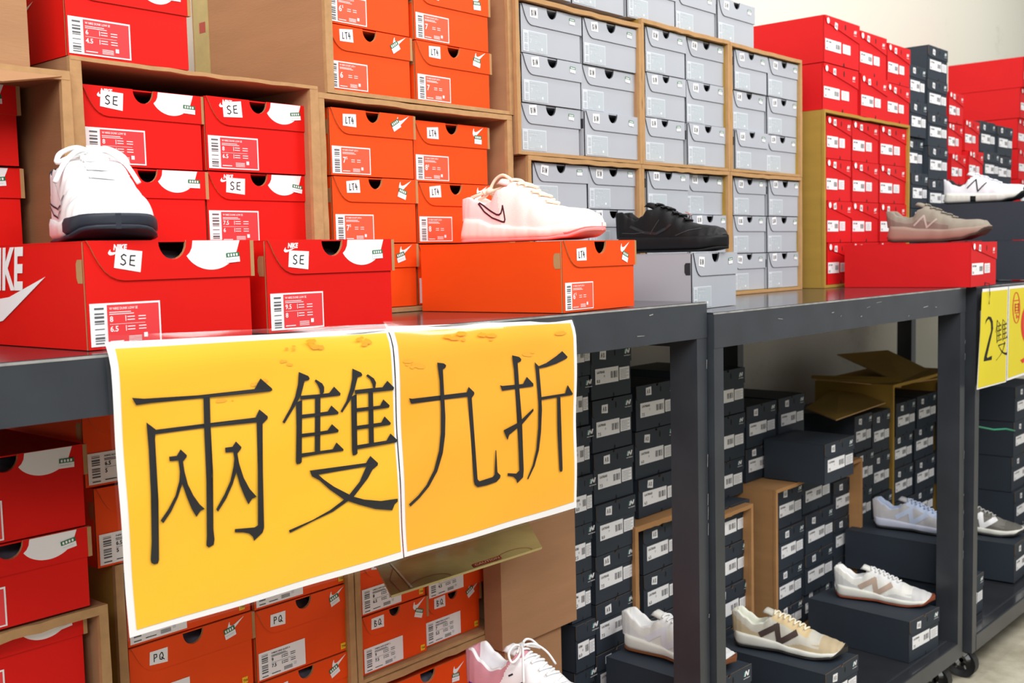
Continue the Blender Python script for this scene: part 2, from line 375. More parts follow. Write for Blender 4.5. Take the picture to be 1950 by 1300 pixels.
def lid_mesh(kind, W, H, L):
    def f():
        k = KIND[kind]; m = MB(); t = .0018; n = kind in ('nred', 'nblk'); ov = .004 if not n else .001
        hx, r = W * .5, (W * .085 if not n else W * .03)
        if kind == 'nred':
            pts = [(W + ov, H * .60)] + [(W * .10, H * .86), (W * .05, H * .90), (W * .025, H * .95), (W * .02, H + t)]
        elif kind == 'nblk':
            pts = [(W + ov, H * .66)] + [(W * .06, H * .68), (W * .02, H * .71), (W * .005, H * .76), (0, H + t)]
        else:
            fh = .365 if kind != 'grey' else .40; cx = .2 if kind != 'grey' else .16
            pts = [(W + ov, H * (1 - fh))] + [(W * (.015 + cx * u), H * (1 - fh * v)) for u, v in ((1, 1), (.8, .97), (.62, .89), (.46, .76), (.32, .58), (.2, .38), (.08, .12))] + [(W * .012, H + t)]
        arc = [(hx + r * math.cos(a), H + r * 1.15 * math.sin(a) + t * .5) for a in [-math.pi + i * math.pi / 12 for i in range(13)]]
        if kind == 'nred': arc = []
        front = [pts[0]] + pts[1:] + ([(hx - r, H + t)] + arc[1:-1] + [(hx + r, H + t)] if arc else []) + [(W + ov, H + t)]
        m.prism(list(reversed(front)), -t - .0006, -.0006, k['m'], k['e'])
        m.box((0, 0.0, H - .0004), (W, L, H + t * .8), k['m'])
        m.add([(W + ov, -.0006, H * (.64 if not n else .66)), (W + ov, L, H * .64), (W + ov, L, H + t), (W + ov, -.0006, H + t)], [(0, 1, 2, 3)], k['m'])
        if kind in ('red', 'orange'): m.box((W + .0006, -.003, H * .635), (W + ov + .0022, .006, H + t * .6), k['e'], k['e'])
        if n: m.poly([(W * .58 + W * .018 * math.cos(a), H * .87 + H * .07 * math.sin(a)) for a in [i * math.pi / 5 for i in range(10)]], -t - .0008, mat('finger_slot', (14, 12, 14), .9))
        return m.mesh('lid')
    return cached(('lid', kind, W, H, L), f)
def shoebox(kind, label, x, y, z, W, H, L=.32, yaw=0.0, code='SE', sizes=('8', '6.5'), style=None, group=None, title=None, detail=2, rnd=random):
    W = round(W, 3); H = round(H, 3); h0 = H - .002
    t = thing('shoe_box', label, 'shoe box', (x, y, z), yaw, group)
    link('tray', body_mesh(kind, W, h0, L), t); link('lid', lid_mesh(kind, W, h0, L), t)
    yf = -.0030; j = lambda a: rnd.uniform(-a, a)
    if kind in ('red', 'orange', 'grey'):
        lw, lh = (.096, .052) if kind == 'red' else (.090, .048) if kind == 'orange' else (.080, .044)
        if style == 'white': lw, lh = .098, .046
        st = style or kind
        tl = title or {'red': 'W NIKE DUNK LOW SE', 'orange': 'W NIKE COURT LITE 4', 'grey': 'AIR FORCE 1 07'}[kind]
        link('size_label', label_mesh(st, list(sizes), lw, lh, tl), t, (W * .012 + abs(j(.003)), -.0009, h0 * .015 + .0015))
        cw, chh = {'red': (.037, .026), 'orange': (.032, .023), 'grey': (.026, .022)}[kind]
        if code: link('code_sticker', code_mesh(code, cw, chh), t, (W * (.16 if kind != 'grey' else .13) + j(.004), yf, h0 * (.72 if kind == 'red' else .735 if kind == 'orange' else .76) + j(.003)), (0, j(.12), 0))
        if kind == 'red':
            def f():
                m = MB(); P = [(1080, 535), (1074, 580), (1060, 612), (1042, 632)] + [(1193 + 172 * math.cos(a), 554 + 172 * math.sin(a)) for a in [math.radians(153 - 5 * q) for q in range(25)]] + [(1346, 632), (1375, 535)]
                P = [p for p in P if p[0] <= 1376]
                m.poly([((x - 480) / 960 * W, h0 * (1 - (y - 535) / 645)) for x, y in reversed(P)], 0, WHT)
                return m.mesh('disc')
            link('round_emblem', cached(('disc', W, h0), f), t, (0, -.0027, .0012))
            if code:
                def f1():
                    m = MB(); m.text('NIKE', 0, 0, .0068, 0, WHT, .05, .2, fitw=.019); return m.mesh('letters')
                def f2():
                    m = MB(); m.poly(check_pts(0, 0, .022, .007), 0, WHT); return m.mesh('tick')
                link('lettering', cached('letters', f1), t, (W * .155, -.0027, h0 * .925)); link('check_emblem', cached('tick', f2), t, (W * .125, -.0027, h0 * .875))
            link('price_sticker', price_mesh(.021, .013), t, (W * .835 + j(.002), yf - .0004, h0 * .77 + j(.002)), (0, j(.2), 0))
        elif kind == 'orange':
            def f():
                m = MB(); m.poly(check_pts(0, 0, .034, .016), 0, WHT); return m.mesh('check')
            link('check_emblem', cached('check', f), t, (W * .79, -.0028, h0 * .83), (0, -.12, 0))
            link('price_sticker', price_mesh(.021, .017), t, (W * .78 + j(.006), yf - .0004, h0 * .73 + j(.004)), (0, -.1 + j(.45), 0))
        else:
            link('price_sticker', price_mesh(.019, .013), t, (W * .80, yf - .0004, h0 * .80 + j(.002)), (0, j(.08), 0))
        if style == 'white':
            def f():
                m = MB(); m.rect(0, 0, .011, .011, 0, YST); m.text('TW', .002, .003, .004, -.0002, INK, .02); return m.mesh('dot')
            link('yellow_sticker', cached('ydot', f), t, (W * .9, -.0009, h0 * .04))
    elif kind == 'nred':
        link('size_label', nlabel_mesh(round(.44 * W, 3), .033, sizes[0], 'MT1080'), t, (W * .03, -.0009, h0 * .27))
        link('info_label', infolabel_mesh(round(.22 * W, 3), .028), t, (W * .52, -.0009, h0 * .29))
        if code: link('code_sticker', code_mesh(code, .02, .020), t, (W * .27 + j(.003), yf, h0 * .81 - .003 + j(.002)), (0, j(.15), 0))
        def f():
            m = MB(); m.poly([(.009 + .009 * math.cos(a), .009 + .009 * math.sin(a)) for a in [i * math.pi / 8 for i in range(16)]], 0, WHT); return m.mesh('round')
        link('round_sticker', cached('roundst', f), t, (W * .06, yf, h0 * .84))
        link('emblem', nlogo_mesh(.022, .018, False), t, (W * .82, yf, h0 * .74))
    else:
        link('size_label', nlabel_mesh(round(.58 * W, 3), .036, sizes[0], 'UA700AB'), t, (W * .095, -.0012, h0 * .29))
        link('info_label', infolabel_mesh(round(.26 * W, 3), .030), t, (W * .70, -.0012, h0 * .305))
        if code: link('code_sticker', code_mesh(code, .025 if detail > 1 else .022, .021), t, (W * .21 + j(.004), yf, h0 * .755 + j(.002)), (0, j(.1), 0))
        link('emblem', nlogo_mesh(.026, .019, True), t, (W * .81, yf, h0 * .765))
    return t
ORD = ['topmost', 'second from top', 'third from top', 'fourth from top', 'fifth from top', 'sixth from top', 'seventh from top', 'eighth from top', 'ninth from top', 'tenth from top']
def stack(kind, where, xl, xr, y, ztop, zbot, n, group, L=.32, code='SE', sizes=(('8', '6.5'),), style=None, title=None, jit=.004, seed=1, prefix='in', gap=.002):
    """n boxes from ztop down to zbot, each its own thing"""
    r = random.Random(seed); p = (ztop - zbot) / n; word = KIND[kind]['word']
    for i in range(n):
        z = ztop - p * (i + 1)
        lab = f"{word} shoe box, {ORD[i]} {prefix} {where}" if n > 1 else f"{word} shoe box {prefix} {where}"
        dx = r.uniform(-jit, jit) * .5; dy = r.uniform(-jit, jit) * 1.5
        shoebox(kind, lab, xl + gap + dx, y + dy, z + .0005, (xr - xl) - 2 * gap - .003, p - .002, L, 0, code, sizes[i % len(sizes)], style, group, title, rnd=r)
def X(px, py, y): return aty(px, py, y).x
def Z(px, py, y): return aty(px, py, y).z

# ------------------------------------------------------------------ open cartons
def carton(label, x0, x1, y0, y1, z0, z1, t=.012, m=CB, rim=CBE, group=None, front_open=True, tt=None, lid=True, yaw=0):
    tt = tt or t
    o = thing('cardboard_carton', label, 'carton', (x0, y0, z0), yaw, group); W, D, H = x1 - x0, y1 - y0, z1 - z0
    a = MB()
    a.box((0, .004, 0), (W, D, .008), m); a.box((0, .004, .008), (t, D, H - tt), m); a.box((W - t, .004, .008), (W, D, H - tt), m); a.box((t, D - .004, .008), (W - t, D, H - tt), m)
    if lid: a.box((0, .004, H - tt), (W, D, H), m)
    if not front_open: a.box((t, .004, .008), (W - t, .01, H - t), m)
    link('shell', a.mesh('shell'), o)
    r = random.Random(int(W * 977 + H * 131)); n = 14
    def edge(ax, name):       # folded-back rim strip, slightly wavy
        b = MB(); vs = []; 
        for i in range(n + 1):
            u = i / n; w = math.sin(u * math.pi) * r.uniform(.0, .002)
            if ax == 'l': c = [(-.001 - w, -.002, u * H), (t + w, -.002, u * H), (t + w, .006, u * H), (-.001 - w, .006, u * H)]
            elif ax == 'r': c = [(W - t - w, -.002, u * H), (W + .001 + w, -.002, u * H), (W + .001 + w, .006, u * H), (W - t - w, .006, u * H)]
            elif ax == 't': c = [(u * W, -.0025, H - tt - w * 1.5), (u * W, -.0025, H + .0005 - w), (u * W, .006, H + .0005 - w), (u * W, .006, H - tt - w * 1.5)]
            else: c = [(u * W, -.001, 0), (u * W, -.001, .007), (u * W, .006, .007), (u * W, .006, 0)]
            vs += c
        fs = [(4 * i + k, 4 * i + (k + 1) % 4, 4 * i + 4 + (k + 1) % 4, 4 * i + 4 + k) for i in range(n) for k in range(4)]
        b.add(vs, fs + [(0, 1, 2, 3), (4 * n, 4 * n + 1, 4 * n + 2, 4 * n + 3)], rim); link(name, b.mesh(name), o)
    if front_open:
        edge('l', 'folded_flap'); edge('r', 'folded_flap')
        if lid: edge('t', 'folded_flap')
        edge('b', 'folded_flap')
    return o
def slab(name, pts, th, m, parent=None, rim=None):
    """thin board through four corners"""
    P = [Vector(p) for p in pts]; nrm = (P[1] - P[0]).cross(P[3] - P[0]).normalized() * th
    vs = [tuple(p) for p in P] + [tuple(p + nrm) for p in P]; b = MB()
    b.add(vs, [(0, 1, 2, 3), (7, 6, 5, 4)], m); b.add(vs, [(0, 4, 5, 1), (1, 5, 6, 2), (2, 6, 7, 3), (3, 7, 4, 0)], rim or CBE)
    return link(name, b.mesh(name), parent)

# =================================================================== TOP OF THE RACKS
yb = 1.515
T1 = TOP1 + .001; T2 = TOP2 + .001
E = lambda z: z + HC
# red carton behind the white sneaker
carton('open brown carton of red shoe boxes behind the white sneaker', X(137, 200, 1.497), X(604, 200, 1.497), 1.497, 1.87, T1, E(.294), .016, tt=.005)
bz = E(.262)
stack('red', 'left stack behind the white sneaker', X(150, 170, yb), X(388, 190, yb) - .001, yb, bz, T1 + .010, 3, 'red shoe boxes in the open carton', sizes=(('8', '6.5'), ('8', '6.5'), ('7', '5.5')), seed=2)
stack('red', 'stack right of the white sneaker', X(388, 190, yb), X(588, 205, yb), yb, bz + .001, T1 + .010, 3, 'red shoe boxes in the open carton', sizes=(('8', '6.5'), ('7.5', '6'), ('7', '5.5')), seed=3)
# far-left carton and its red boxes, brown carton above
xa = X(134, 200, 1.49)
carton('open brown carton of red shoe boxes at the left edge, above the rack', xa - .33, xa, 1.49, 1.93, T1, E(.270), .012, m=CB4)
stack('red', 'carton at the left edge', .755 - .25, .755, 1.593, E(.262), T1 + .010, 3, 'red shoe boxes at the left edge', sizes=(('9', '7.5'),), code=None, seed=4)
fl = [(xa - .33, 1.486, E(.262)), (xa - .012, 1.486, E(.262)), (xa - .10, 1.475, E(.245)), (xa - .33, 1.47, E(.232))]
oo = slab('flap', fl, .004, CB, None, CBE); oo.parent = [o for o in bpy.data.objects if o.name.startswith('cardboard_carton')][-1]; oo.matrix_parent_inverse = Matrix.Translation(-oo.parent.location)
x55 = X(56, 60, 1.50)
carton('closed brown carton in the top left corner', x55 - .36, x55, 1.50, 1.93, E(.272), E(.60), .01, front_open=False)
# red box lying on the carton
shoebox('red', 'red shoe box with skewed lid on top of the brown carton, upper left', X(128, 98, 1.5), 1.50, E(.295), .196, .131, .33, 0.0, None, ('6', '4.5'), group='red shoe boxes on the rack top')
# tall orange cartons
c = carton('upper open brown carton of orange shoe boxes with taped side', X(621, 100, 1.5), X(976, 100, 1.5), 1.50, 1.90, E(.287), E(.675), .014)
a = MB(); a.box((-.0012, .345, .0), (.0, .395, .388), TAPE); link('tape', a.mesh('tape'), c)
a = MB(); a.box((-.0016, .355, .155), (-.0012, .375, .175), mat('tape_red', (170, 60, 50), .4)); link('red_print', a.mesh('tp'), c)
carton('lower open brown carton of orange shoe boxes on the rack', X(607, 300, 1.5), X(975, 300, 1.5), 1.50, 1.90, T1, E(.285), .015, tt=.009)
og = 'orange shoe boxes in the two open cartons'
stack('orange', 'left stack of upper orange carton', X(625, 120, yb), X(787, 120, yb), yb, E(.289 + .119 * 3), E(.289) + .008, 3, og, code='LT4', sizes=(('65',), ('65',), ('6',)), seed=5)
stack('orange', 'right stack of upper orange carton', X(790, 150, yb), X(934, 150, yb), yb + .004, E(.289 + .117 * 3), E(.289) + .006, 3, og, code='LT4', sizes=(('7',), ('7',), ('7',)), seed=6)
stack('orange', 'left stack of lower orange carton', X(625, 300, yb), X(788, 300, yb), yb, E(.266), T1 + .009, 3, og, code='LT4', sizes=(('75',), ('75',), ('8',)), seed=7)
stack('orange', 'right stack of lower orange carton', X(791, 300, yb), X(935, 300, yb), yb, E(.261), T1 + .009, 3, og, code='LT4', sizes=(('85',), ('8',), ('8',)), seed=8)
# grey cartons, two high and three wide
gg = 'pale grey shoe boxes in the six open cartons'
yc = 1.488; yg = 1.500
cols = [('near', (985, 1221), ((992, 1107), (1109, 1213)), 'upper left', .306, .525), ('mid', (1222.5, 1389), ((1228, 1305), (1307, 1383)), 'upper middle', .3, .54), ('far', (1390.5, 1526), ((1396, 1459), (1460, 1521)), 'upper right', .3, .538)]
for _, (pl, pr), bx, nm, _h, zt in cols:
    carton(f'{nm} open carton of pale grey shoe boxes', X(pl, 200, yc), X(pr, 200, yc), yc, 1.89, E(.2065), E(zt + .008), .009, m=CB2 if nm != 'upper left' else CB, rim=KRAFT, group='open cartons of pale grey shoe boxes')
    for k, (l, r_) in enumerate(bx):
        stack('grey', f"{('left', 'right')[k]} stack of {nm} grey carton", X(l, 200, yg), X(r_, 200, yg), yg, E(zt - .004), E(.2065) + .009, 3, gg, code='BIN', sizes=(('7',),), seed=20 + len(nm) + k)
for nm, (pl, pr), bx, tb in (('lower left', (1007, 1221), ((1013, 1118), (1120, 1215)), T1), ('lower middle', (1222.5, 1389), ((1228, 1308), (1309, 1383)), T2), ('lower right', (1390.5, 1526), ((1396, 1458), (1459, 1521)), T2)):
    carton(f'{nm} open carton of pale grey shoe boxes', X(pl, 400, yc), X(pr, 400, yc), yc, 1.88, tb, E(.205), .009, m=CB2 if nm != 'lower left' else CB, rim=KRAFT, group='open cartons of pale grey shoe boxes')
    for k, (l, r_) in enumerate(bx):
        stack('grey', f"{('left', 'right')[k]} stack of {nm} grey carton", X(l, 400, yg), X(r_, 400, yg), yg, E(.194), tb + .009, 3, gg, code='BIN', sizes=(('7',),), seed=40 + len(nm) + k)
GP = [(975, 1090), (1092, 1193), (1194, 1287), (1288, 1365), (1366, 1437)]
GN = ['first from left', 'second from left', 'middle one', 'second from right', 'last on the right']
for k, (l, r_) in enumerate(GP):
    shoebox('grey', f'pale grey shoe box, {GN[k]} of the row lying on the grey cartons', X(l, 40, yg) + .002, yg + .004 * (k % 2), E(.5485), X(r_, 40, yg) - X(l, 40, yg) - .008, .112, .33, 0, 'BIN', ('7',), group='loose row of grey boxes on the cartons')
# red stack on the middle rack
yr = 1.462
carton('olive brown open carton of deep red shoe boxes', X(1569, 300, yr - .01), X(1731, 300, yr - .01), yr - .01, 1.80, T2, E(.407), .008, m=CB2, rim=CB2)
rg = 'deep red shoe boxes on the middle rack'
for k, (l, r_, nm) in enumerate(((1573, 1621.5, 'left'), (1622, 1673, 'middle'), (1673.5, 1725, 'right'))):
    stack('nred', f"{nm} column of olive carton", X(l, 300, yr), X(r_, 300, yr), yr, E(.394), T2 + .009, 4, rg, code='A8', sizes=(('9.0',), ('8.5',)), seed=60 + k, jit=.002)
for k, (l, r_, nm, n1, n2) in enumerate(((1567, 1635.5, 'left', .690, .409), (1636.5, 1689, 'middle', .679, .409), (1690, 1734, 'right', .669, .409))):
    stack('nred', f"{nm} loose pile on olive carton", X(l, 100, yr), X(r_, 100, yr), yr, E(n1), E(n2) + .0005, 2, rg, code='A8', sizes=(('8.5',),), seed=70 + k, jit=.003)
# far stacks
def farstack(kind, where, pl, pr, pt, y, n, group, seed, L=.32, base=T2):
    zt = Z(pl, pt, y); stack(kind, where, X(pl, pt, y), X(pr, pt + 12, y), y, zt, base, n, group, L=L, code='A8', sizes=(('8.0',), ('7.5',)), seed=seed, jit=.008)
fg = 'boxes piled on the farthest rack'
farstack('nblk', 'slate pile just right of olive carton', 1731, 1763, 120, 1.50, 6, fg, 80)
farstack('nblk', 'tallest slate pile near the wall', 1766, 1804, 84, 1.50, 7, fg, 81)
farstack('nred', 'red pile behind the white trail shoe', 1807, 1835, 173, 1.51, 6, fg, 82)
farstack('nred', 'short red pile above the white trail shoe', 1841, 1869, 226, 1.50, 5, fg, 83)
farstack('nblk', 'slate pile beside short red pile', 1870, 1900, 228, 1.50, 5, fg, 84)
farstack('nblk', 'last slate pile before big red pile', 1901, 1930, 238, 1.50, 5, fg, 85)
farstack('nred', 'big red pile at the right edge', 1944, 1980, 107, 1.56, 7, fg, 86, L=.34)

# ------------------------------------------------------------------ boxes put out on display, one shoe on each
shoebox('red', 'red shoe box under the white sneaker, front left', .655, 1.238, T1, .240, .131, .258, .03, 'SE', ('8', '6.5'), group='red shoe boxes on the rack top')
def sidemark():
    m = MB()     # on the -x side; x here runs from the front corner back
    # letters read from the far end towards the corner
    m.text('NIKE', .038, .052, .053, 0, WHT, .035, .22, fitw=.112)
    m.poly([(p[0], p[1]) for p in check_pts(.036, .006, .166, .062)], 0, WHT)
    return m.mesh('side')
sb = [o for o in bpy.data.objects if o.get('label', '').startswith('red shoe box under the white')][0]
sm_ = sidemark(); st_ = [o for o in bpy.data.objects if o.get('label', '').startswith('red shoe box with skewed lid')][0]
link('side_emblem', sm_, st_, (-.0012, .292, .022), (0, 0, -math.pi / 2))
o = link('side_emblem', sm_, sb, (-.0012, .292, .022), (0, 0, -math.pi / 2))
shoebox('red', 'red shoe box between the white sneaker box and the orange boxes', .935, 1.262, T1, .240, .131, .232, .02, 'SE', ('9.5', '8'), group='red shoe boxes on the rack top')
shoebox('orange', 'orange shoe box under the pale pink sneaker', 1.477, 1.163, T1, .240, .124, .32, .075, 'LT4', ('65',))
shoebox('grey', 'pale grey shoe box under the black sneaker', aty(1319, 590, 1.212).x, 1.212, T2, .203, .118, .255, .06, 'BIN', ('7',))
shoebox('nred', 'deep red shoe box under the grey-brown running shoe', 3.205, 1.052, T2, .245, .128, .37, .03, 'A8', ('9.0',))
shoebox('nblk', 'slate shoe box directly under the white trail shoe', 3.93, 1.10, T2 + .1325, .235, .130, .34, .03, None, ('8.0',))
shoebox('nblk', 'slate shoe box, lower of two under the white trail shoe', 3.86, 1.08, T2, .235, .130, .34, .02, 'A8', ('8.0',))

# =================================================================== UNDER THE RACKS
SH = LOW + .001
def closed(label, x0, x1, y0, y1, z1, m=CB): return carton(label, x0, x1, y0, y1, SH, z1, .01, m=m, front_open=False)
# nearest rack, far left: red boxes
lg = 'red shoe boxes under the nearest rack'
y1_ = 1.42
xr = X(161, 920, y1_)
za, zb_, zc = Z(161, 843, y1_), Z(158, 1001, y1_), Z(158, 1152, y1_ + .01)
for k, (zt, H_, wd) in enumerate(((za, za - zb_, 'topmost'), (zb_ - .001, za - zb_ - .002, 'second'))):
    shoebox('red', f'red shoe box, {wd} of the pile under the left end of the rack', xr - .215, y1_, zt - H_ + .0005, .213, H_ - .001, .32, 0, None, ('9', '7.5'), group=lg)
zbb = zb_ - (za - zb_) + .001
c = carton('open brown carton with a red box at the bottom left corner', xr - .245, xr + .022, y1_ + .0, 1.80, SH, zbb - .004, .012)
shoebox('red', 'red shoe box standing in the carton at the bottom left corner', xr - .215, y1_ + .02, zc - .115, .210, .115, .32, 0, None, ('9', '7.5'), group=lg)
stack('red', 'bottom left carton, out of its opening', xr - .215, xr - .004, y1_ + .022, zc - .118, SH + .01, 5, lg, code=None, seed=9)
# orange boxes with white labels behind the yellow sign
y2_ = 1.50
xq = X(182, 1000, y2_)
q0, q1, q2 = Z(182, 930, y2_), Z(182, 1085, y2_), Z(170, 912, y2_)
og2 = 'orange shoe boxes with white labels under the rack'
shoebox('orange', 'orange shoe box with white size label beside the sign, lower one', xq, y2_, q1 + .001, .205, q0 - q1 - .001, .30, 0, None, ('6.5', '5'), 'white', og2, 'NIKE QUEST 5')
shoebox('orange', 'orange shoe box with white size label beside the sign, upper one', xq - .012, y2_, q0 + .003, .205, .115, .30, 0, None, ('6.5', '5'), 'white', og2, 'NIKE REVOLUTION')
xp0 = X(229, 1150, 1.49)
zp1, zp2 = Z(482, 1165, 1.50), Z(668, 1110, 1.50)
carton('open olive carton of orange boxes below the yellow sign', xp0, X(677, 1200, 1.50) - .003, 1.50, 1.86, SH, q1 - .001, .012, m=CB2)
p = .125
for k, (l, r_, zt, nm, szs) in enumerate(((240, 482, zp1 + p, 'left', ('7.5', '6')), (484, 667, zp2 + p, 'right', ('9', '7.5')))):
    n = 5; zbase = zt - n * p
    for i in range(n):
        z = zt - p * (i + 1)
        if z < SH + .009: break
        shoebox('orange', f"orange shoe box, {ORD[i]} in {nm} column below the yellow sheet", X(l, 1200, 1.51) + .002, 1.51, z + .001, X(r_, 1200, 1.51) - X(l, 1200, 1.51) - .006, p - .002, .32, 0, 'PQ', szs, 'white', og2, 'WMNS NIKE QUEST 5')
    b = MB()
carton('open brown carton of orange boxes left of the plain brown carton', X(679.5, 1200, 1.50), X(961, 1200, 1.50), 1.50, 1.86, Z(800, 1262, 1.49), E(-.40), .010)
yq = 1.51
zk1, zk2 = Z(813, 1278, yq), Z(918, 1213, yq)
cb = [o for o in bpy.data.objects if o.get('label', '').startswith('open brown carton of orange boxes left of')][0]
base = cb.location.z + .009
pz = .112
for i in range(3):
    shoebox('orange', f"orange shoe box, {ORD[2 - i]} in left column beside the plain brown carton", X(678, 1200, yq) + .012, yq, base + pz * i, X(813, 1200, yq) - X(678, 1200, yq) - .014, pz - .002, .32, 0, 'BQ', (('9', '7.5'), ('8', '6.5'), ('8', '6.5'))[i], 'white', og2, 'WMNS NIKE QUEST 5')
pz = .098
for i in range(3):
    shoebox('orange', f"orange shoe box, {ORD[2 - i]} in right column beside the plain brown carton", X(815, 1200, yq) + .002, yq + (.012 if i == 0 else 0), base + pz * i, X(919 + (25 if i == 1 else 5), 1200, yq) - X(815, 1200, yq) - .006, pz - .002, .32, 0, 'BQ', (('7', '5.5'), ('6', '4.5'), ('6', '4.5'))[i], 'white', og2, 'WMNS NIKE QUEST 5')
carton('lower open brown carton behind the pink and white sneaker', X(679.5, 1260, 1.50), X(958, 1260, 1.50), 1.50, 1.86, SH, cb.location.z - .002, .012)
stack('orange', 'lower carton behind the pink sneaker', X(700, 1290, 1.51) + .03, X(900, 1290, 1.51), 1.51, cb.location.z - .03, SH + .010, 2, og2, code='BQ', style='white', title='WMNS NIKE QUEST 5', sizes=(('8', '6.5'),), seed=12)
# taped flap sticking out under the sign
F = [aty(745, 1138, 1.30), aty(1032, 1045, 1.30), aty(1003, 992, 1.46), aty(712, 1072, 1.46)]
fo = slab('taped_flap', F, .004, TAPE, None, TAPE); fo.parent = cb; fo.matrix_parent_inverse = Matrix.Translation(-cb.location)
ux = (F[1] - F[0]).normalized(); uz = (F[3] - F[0]).normalized(); nn = ux.cross(uz).normalized(); O_ = F[0] + nn * .0052
rt = mat('tape_print', (150, 50, 48), .4)
def onflap(mb, name):
    mb.v = [tuple(O_ + ux * v[0] - nn * v[1] + uz * v[2]) for v in mb.v]
    o_ = link(name, mb.mesh(name), fo); return o_
a = MB(); a.rect(.20, .004, .275, .022, 0, rt); a.text('CAUTION', .204, .008, .010, -.0004, mat('tape_letters', (205, 180, 120), .4), .01, fitw=.066); onflap(a, 'warning_print')
for cx_ in (.09, .31):
    a = MB(); a.stroke([(cx_ + .05 * math.cos(t_), .002 + .03 * math.sin(t_)) for t_ in [math.pi * k / 12 for k in range(13)]], .0015, 0, rt); onflap(a, 'curved_print')
a = MB(); a.stroke([(.02, .002), (.012, .07), (.03, .12)], .0015, 0, rt); onflap(a, 'line_print')
a = MB(); a.poly([(.045, .003), (.050, .003), (.034, .15), (.030, .15)], 0, mat('tape_glint', (230, 222, 190), .1, .8)); onflap(a, 'painted_glint')  # glint on the glossy tape, painted as a pale strip
# plain brown carton
xb0, xb1 = X(953, 1100, 1.45), X(1096, 1100, 1.45)
zbr = (Z(953, 1218, 1.45) + Z(1096, 1185, 1.45)) / 2
closed('brown carton standing below the plain brown carton, behind the sneaker', X(964, 1250, 1.455), X(1072, 1250, 1.455), 1.455, 1.84, zbr - .011)
carton('plain flattened brown carton beneath the right half of the sign', xb0, xb1, 1.445, 1.497, zbr - .010, E(-.33), .008, front_open=False)
# slate boxes, nearest rack
sg = 'slate shoe boxes under the racks'
def rows(where, pl, pr, pref, tops, y, seed, extra=0, sizes=(('8.0',), ('7.5',), ('7.5',)), code='A8', zmin=None, W=None):
    """column whose seams were read at pixel column pref; extra boxes continue below"""
    zs = [Z(pref, t_, y) for t_ in tops]; d = (zs[0] - zs[-1]) / (len(zs) - 1)
    for k in range(extra): zs.append(zs[-1] - d)
    if zmin is not None:
        zs = [z for z in zs if z > zmin + .05] + [zmin]
    r = random.Random(seed); x0 = X(pl, tops[1], y); x1 = X(pr, tops[1], y)
    for i in range(len(zs) - 1):
        shoebox('nblk', f"slate shoe box, {ORD[i]} in {where}", x0 + .003 + r.uniform(-.002, .002), y + r.uniform(-.006, .006), zs[i + 1] + .0006, x1 - x0 - .008, zs[i] - zs[i + 1] - .0022, .30, 0, code, sizes[i % len(sizes)], group=sg, rnd=r)
rows('stack right of the plain brown carton', 1083, 1124, 1124, (620, 713, 808, 901, 993, 1085), 1.494, 101, 5, zmin=SH, code=None)
rows('stack touching the right side of the sign', 1126, 1205, 1205, (651, 748, 845, 939, 1033, 1122), 1.50, 102, 5, zmin=SH)
# tan carton 1 with column behind the first post
zk = Z(1208, 1001, 1.50)
rows('stack above the tan carton by the first post', 1209, 1290, 1208, (735, 823, 915, 1003), 1.53, 103, 0, zmin=zk + .002, sizes=(('7.5',), ('6.0',), ('6.5',)))
carton('tan open carton left of the first steel post', X(1209, 1050, 1.49), X(1209, 1050, 1.49) + .235, 1.49, 1.82, SH, zk, .013, m=CB3, rim=CB3)
rows('tan carton left of the first post', 1226, 1298, 1226, (1010, 1097, 1184), 1.51, 104, 4, zmin=SH + .009, sizes=(('6.5',), ('6.5',)))
# middle rack
rows('stack just right of the paired posts', 1350, 1417, 1416, (697, 783, 868, 951), 1.56, 105, 0, zmin=Z(1416, 938, 1.56), sizes=(('8.0',), ('8.0',), ('8.0',)), code='A8')
zk2_ = Z(1416, 938, 1.56) - .003
carton('left tan open carton under the middle rack', X(1345, 1000, 1.48), X(1433, 1000, 1.48), 1.48, 1.82, SH, zk2_, .010, m=CB3, rim=CB3)
rows('left tan carton under the middle rack', 1352, 1430, 1430, (948, 1021, 1095, 1170), 1.50, 106, 3, zmin=SH + .009)
zk3 = Z(1477, 933, 1.46)
carton('right tan open carton under the middle rack', X(1477, 1000, 1.46), X(1641, 1000, 1.46), 1.46, 1.80, SH, zk3, .010, m=CB3, rim=CB3)
rows('left column of right tan carton', 1479, 1529, 1529, (914, 989, 1064, 1139), 1.50, 107, 3, zmin=SH + .009)
rows('middle column of right tan carton', 1530, 1585, 1585, (885, 958, 1031, 1104), 1.50, 108, 4, zmin=SH + .009)
rows('right column of right tan carton', 1586, 1634, 1634, (900, 970, 1042), 1.50, 109, 4, zmin=SH + .009)
rows('near pile on right tan carton', 1419, 1477, 1477, (760, 838, 916), 1.57, 110, 0, zmin=zk3 + .002)
rows('second pile on right tan carton', 1479, 1530, 1529, (746, 820, 893), 1.57, 111, 0, zmin=zk3 + .002)
g0 = aty(1570, 899, 1.37)
shoebox('nblk', 'slate shoe box pulled forward on the right tan carton', g0.x, 1.37, zk3 + .003, .20, .118, .192, 0, 'A8', ('7.5',), group=sg)
rows('narrow column beside the right tan carton', 1627, 1661, 1660, (783, 852, 921, 990), 1.545, 112, 4, zmin=SH)
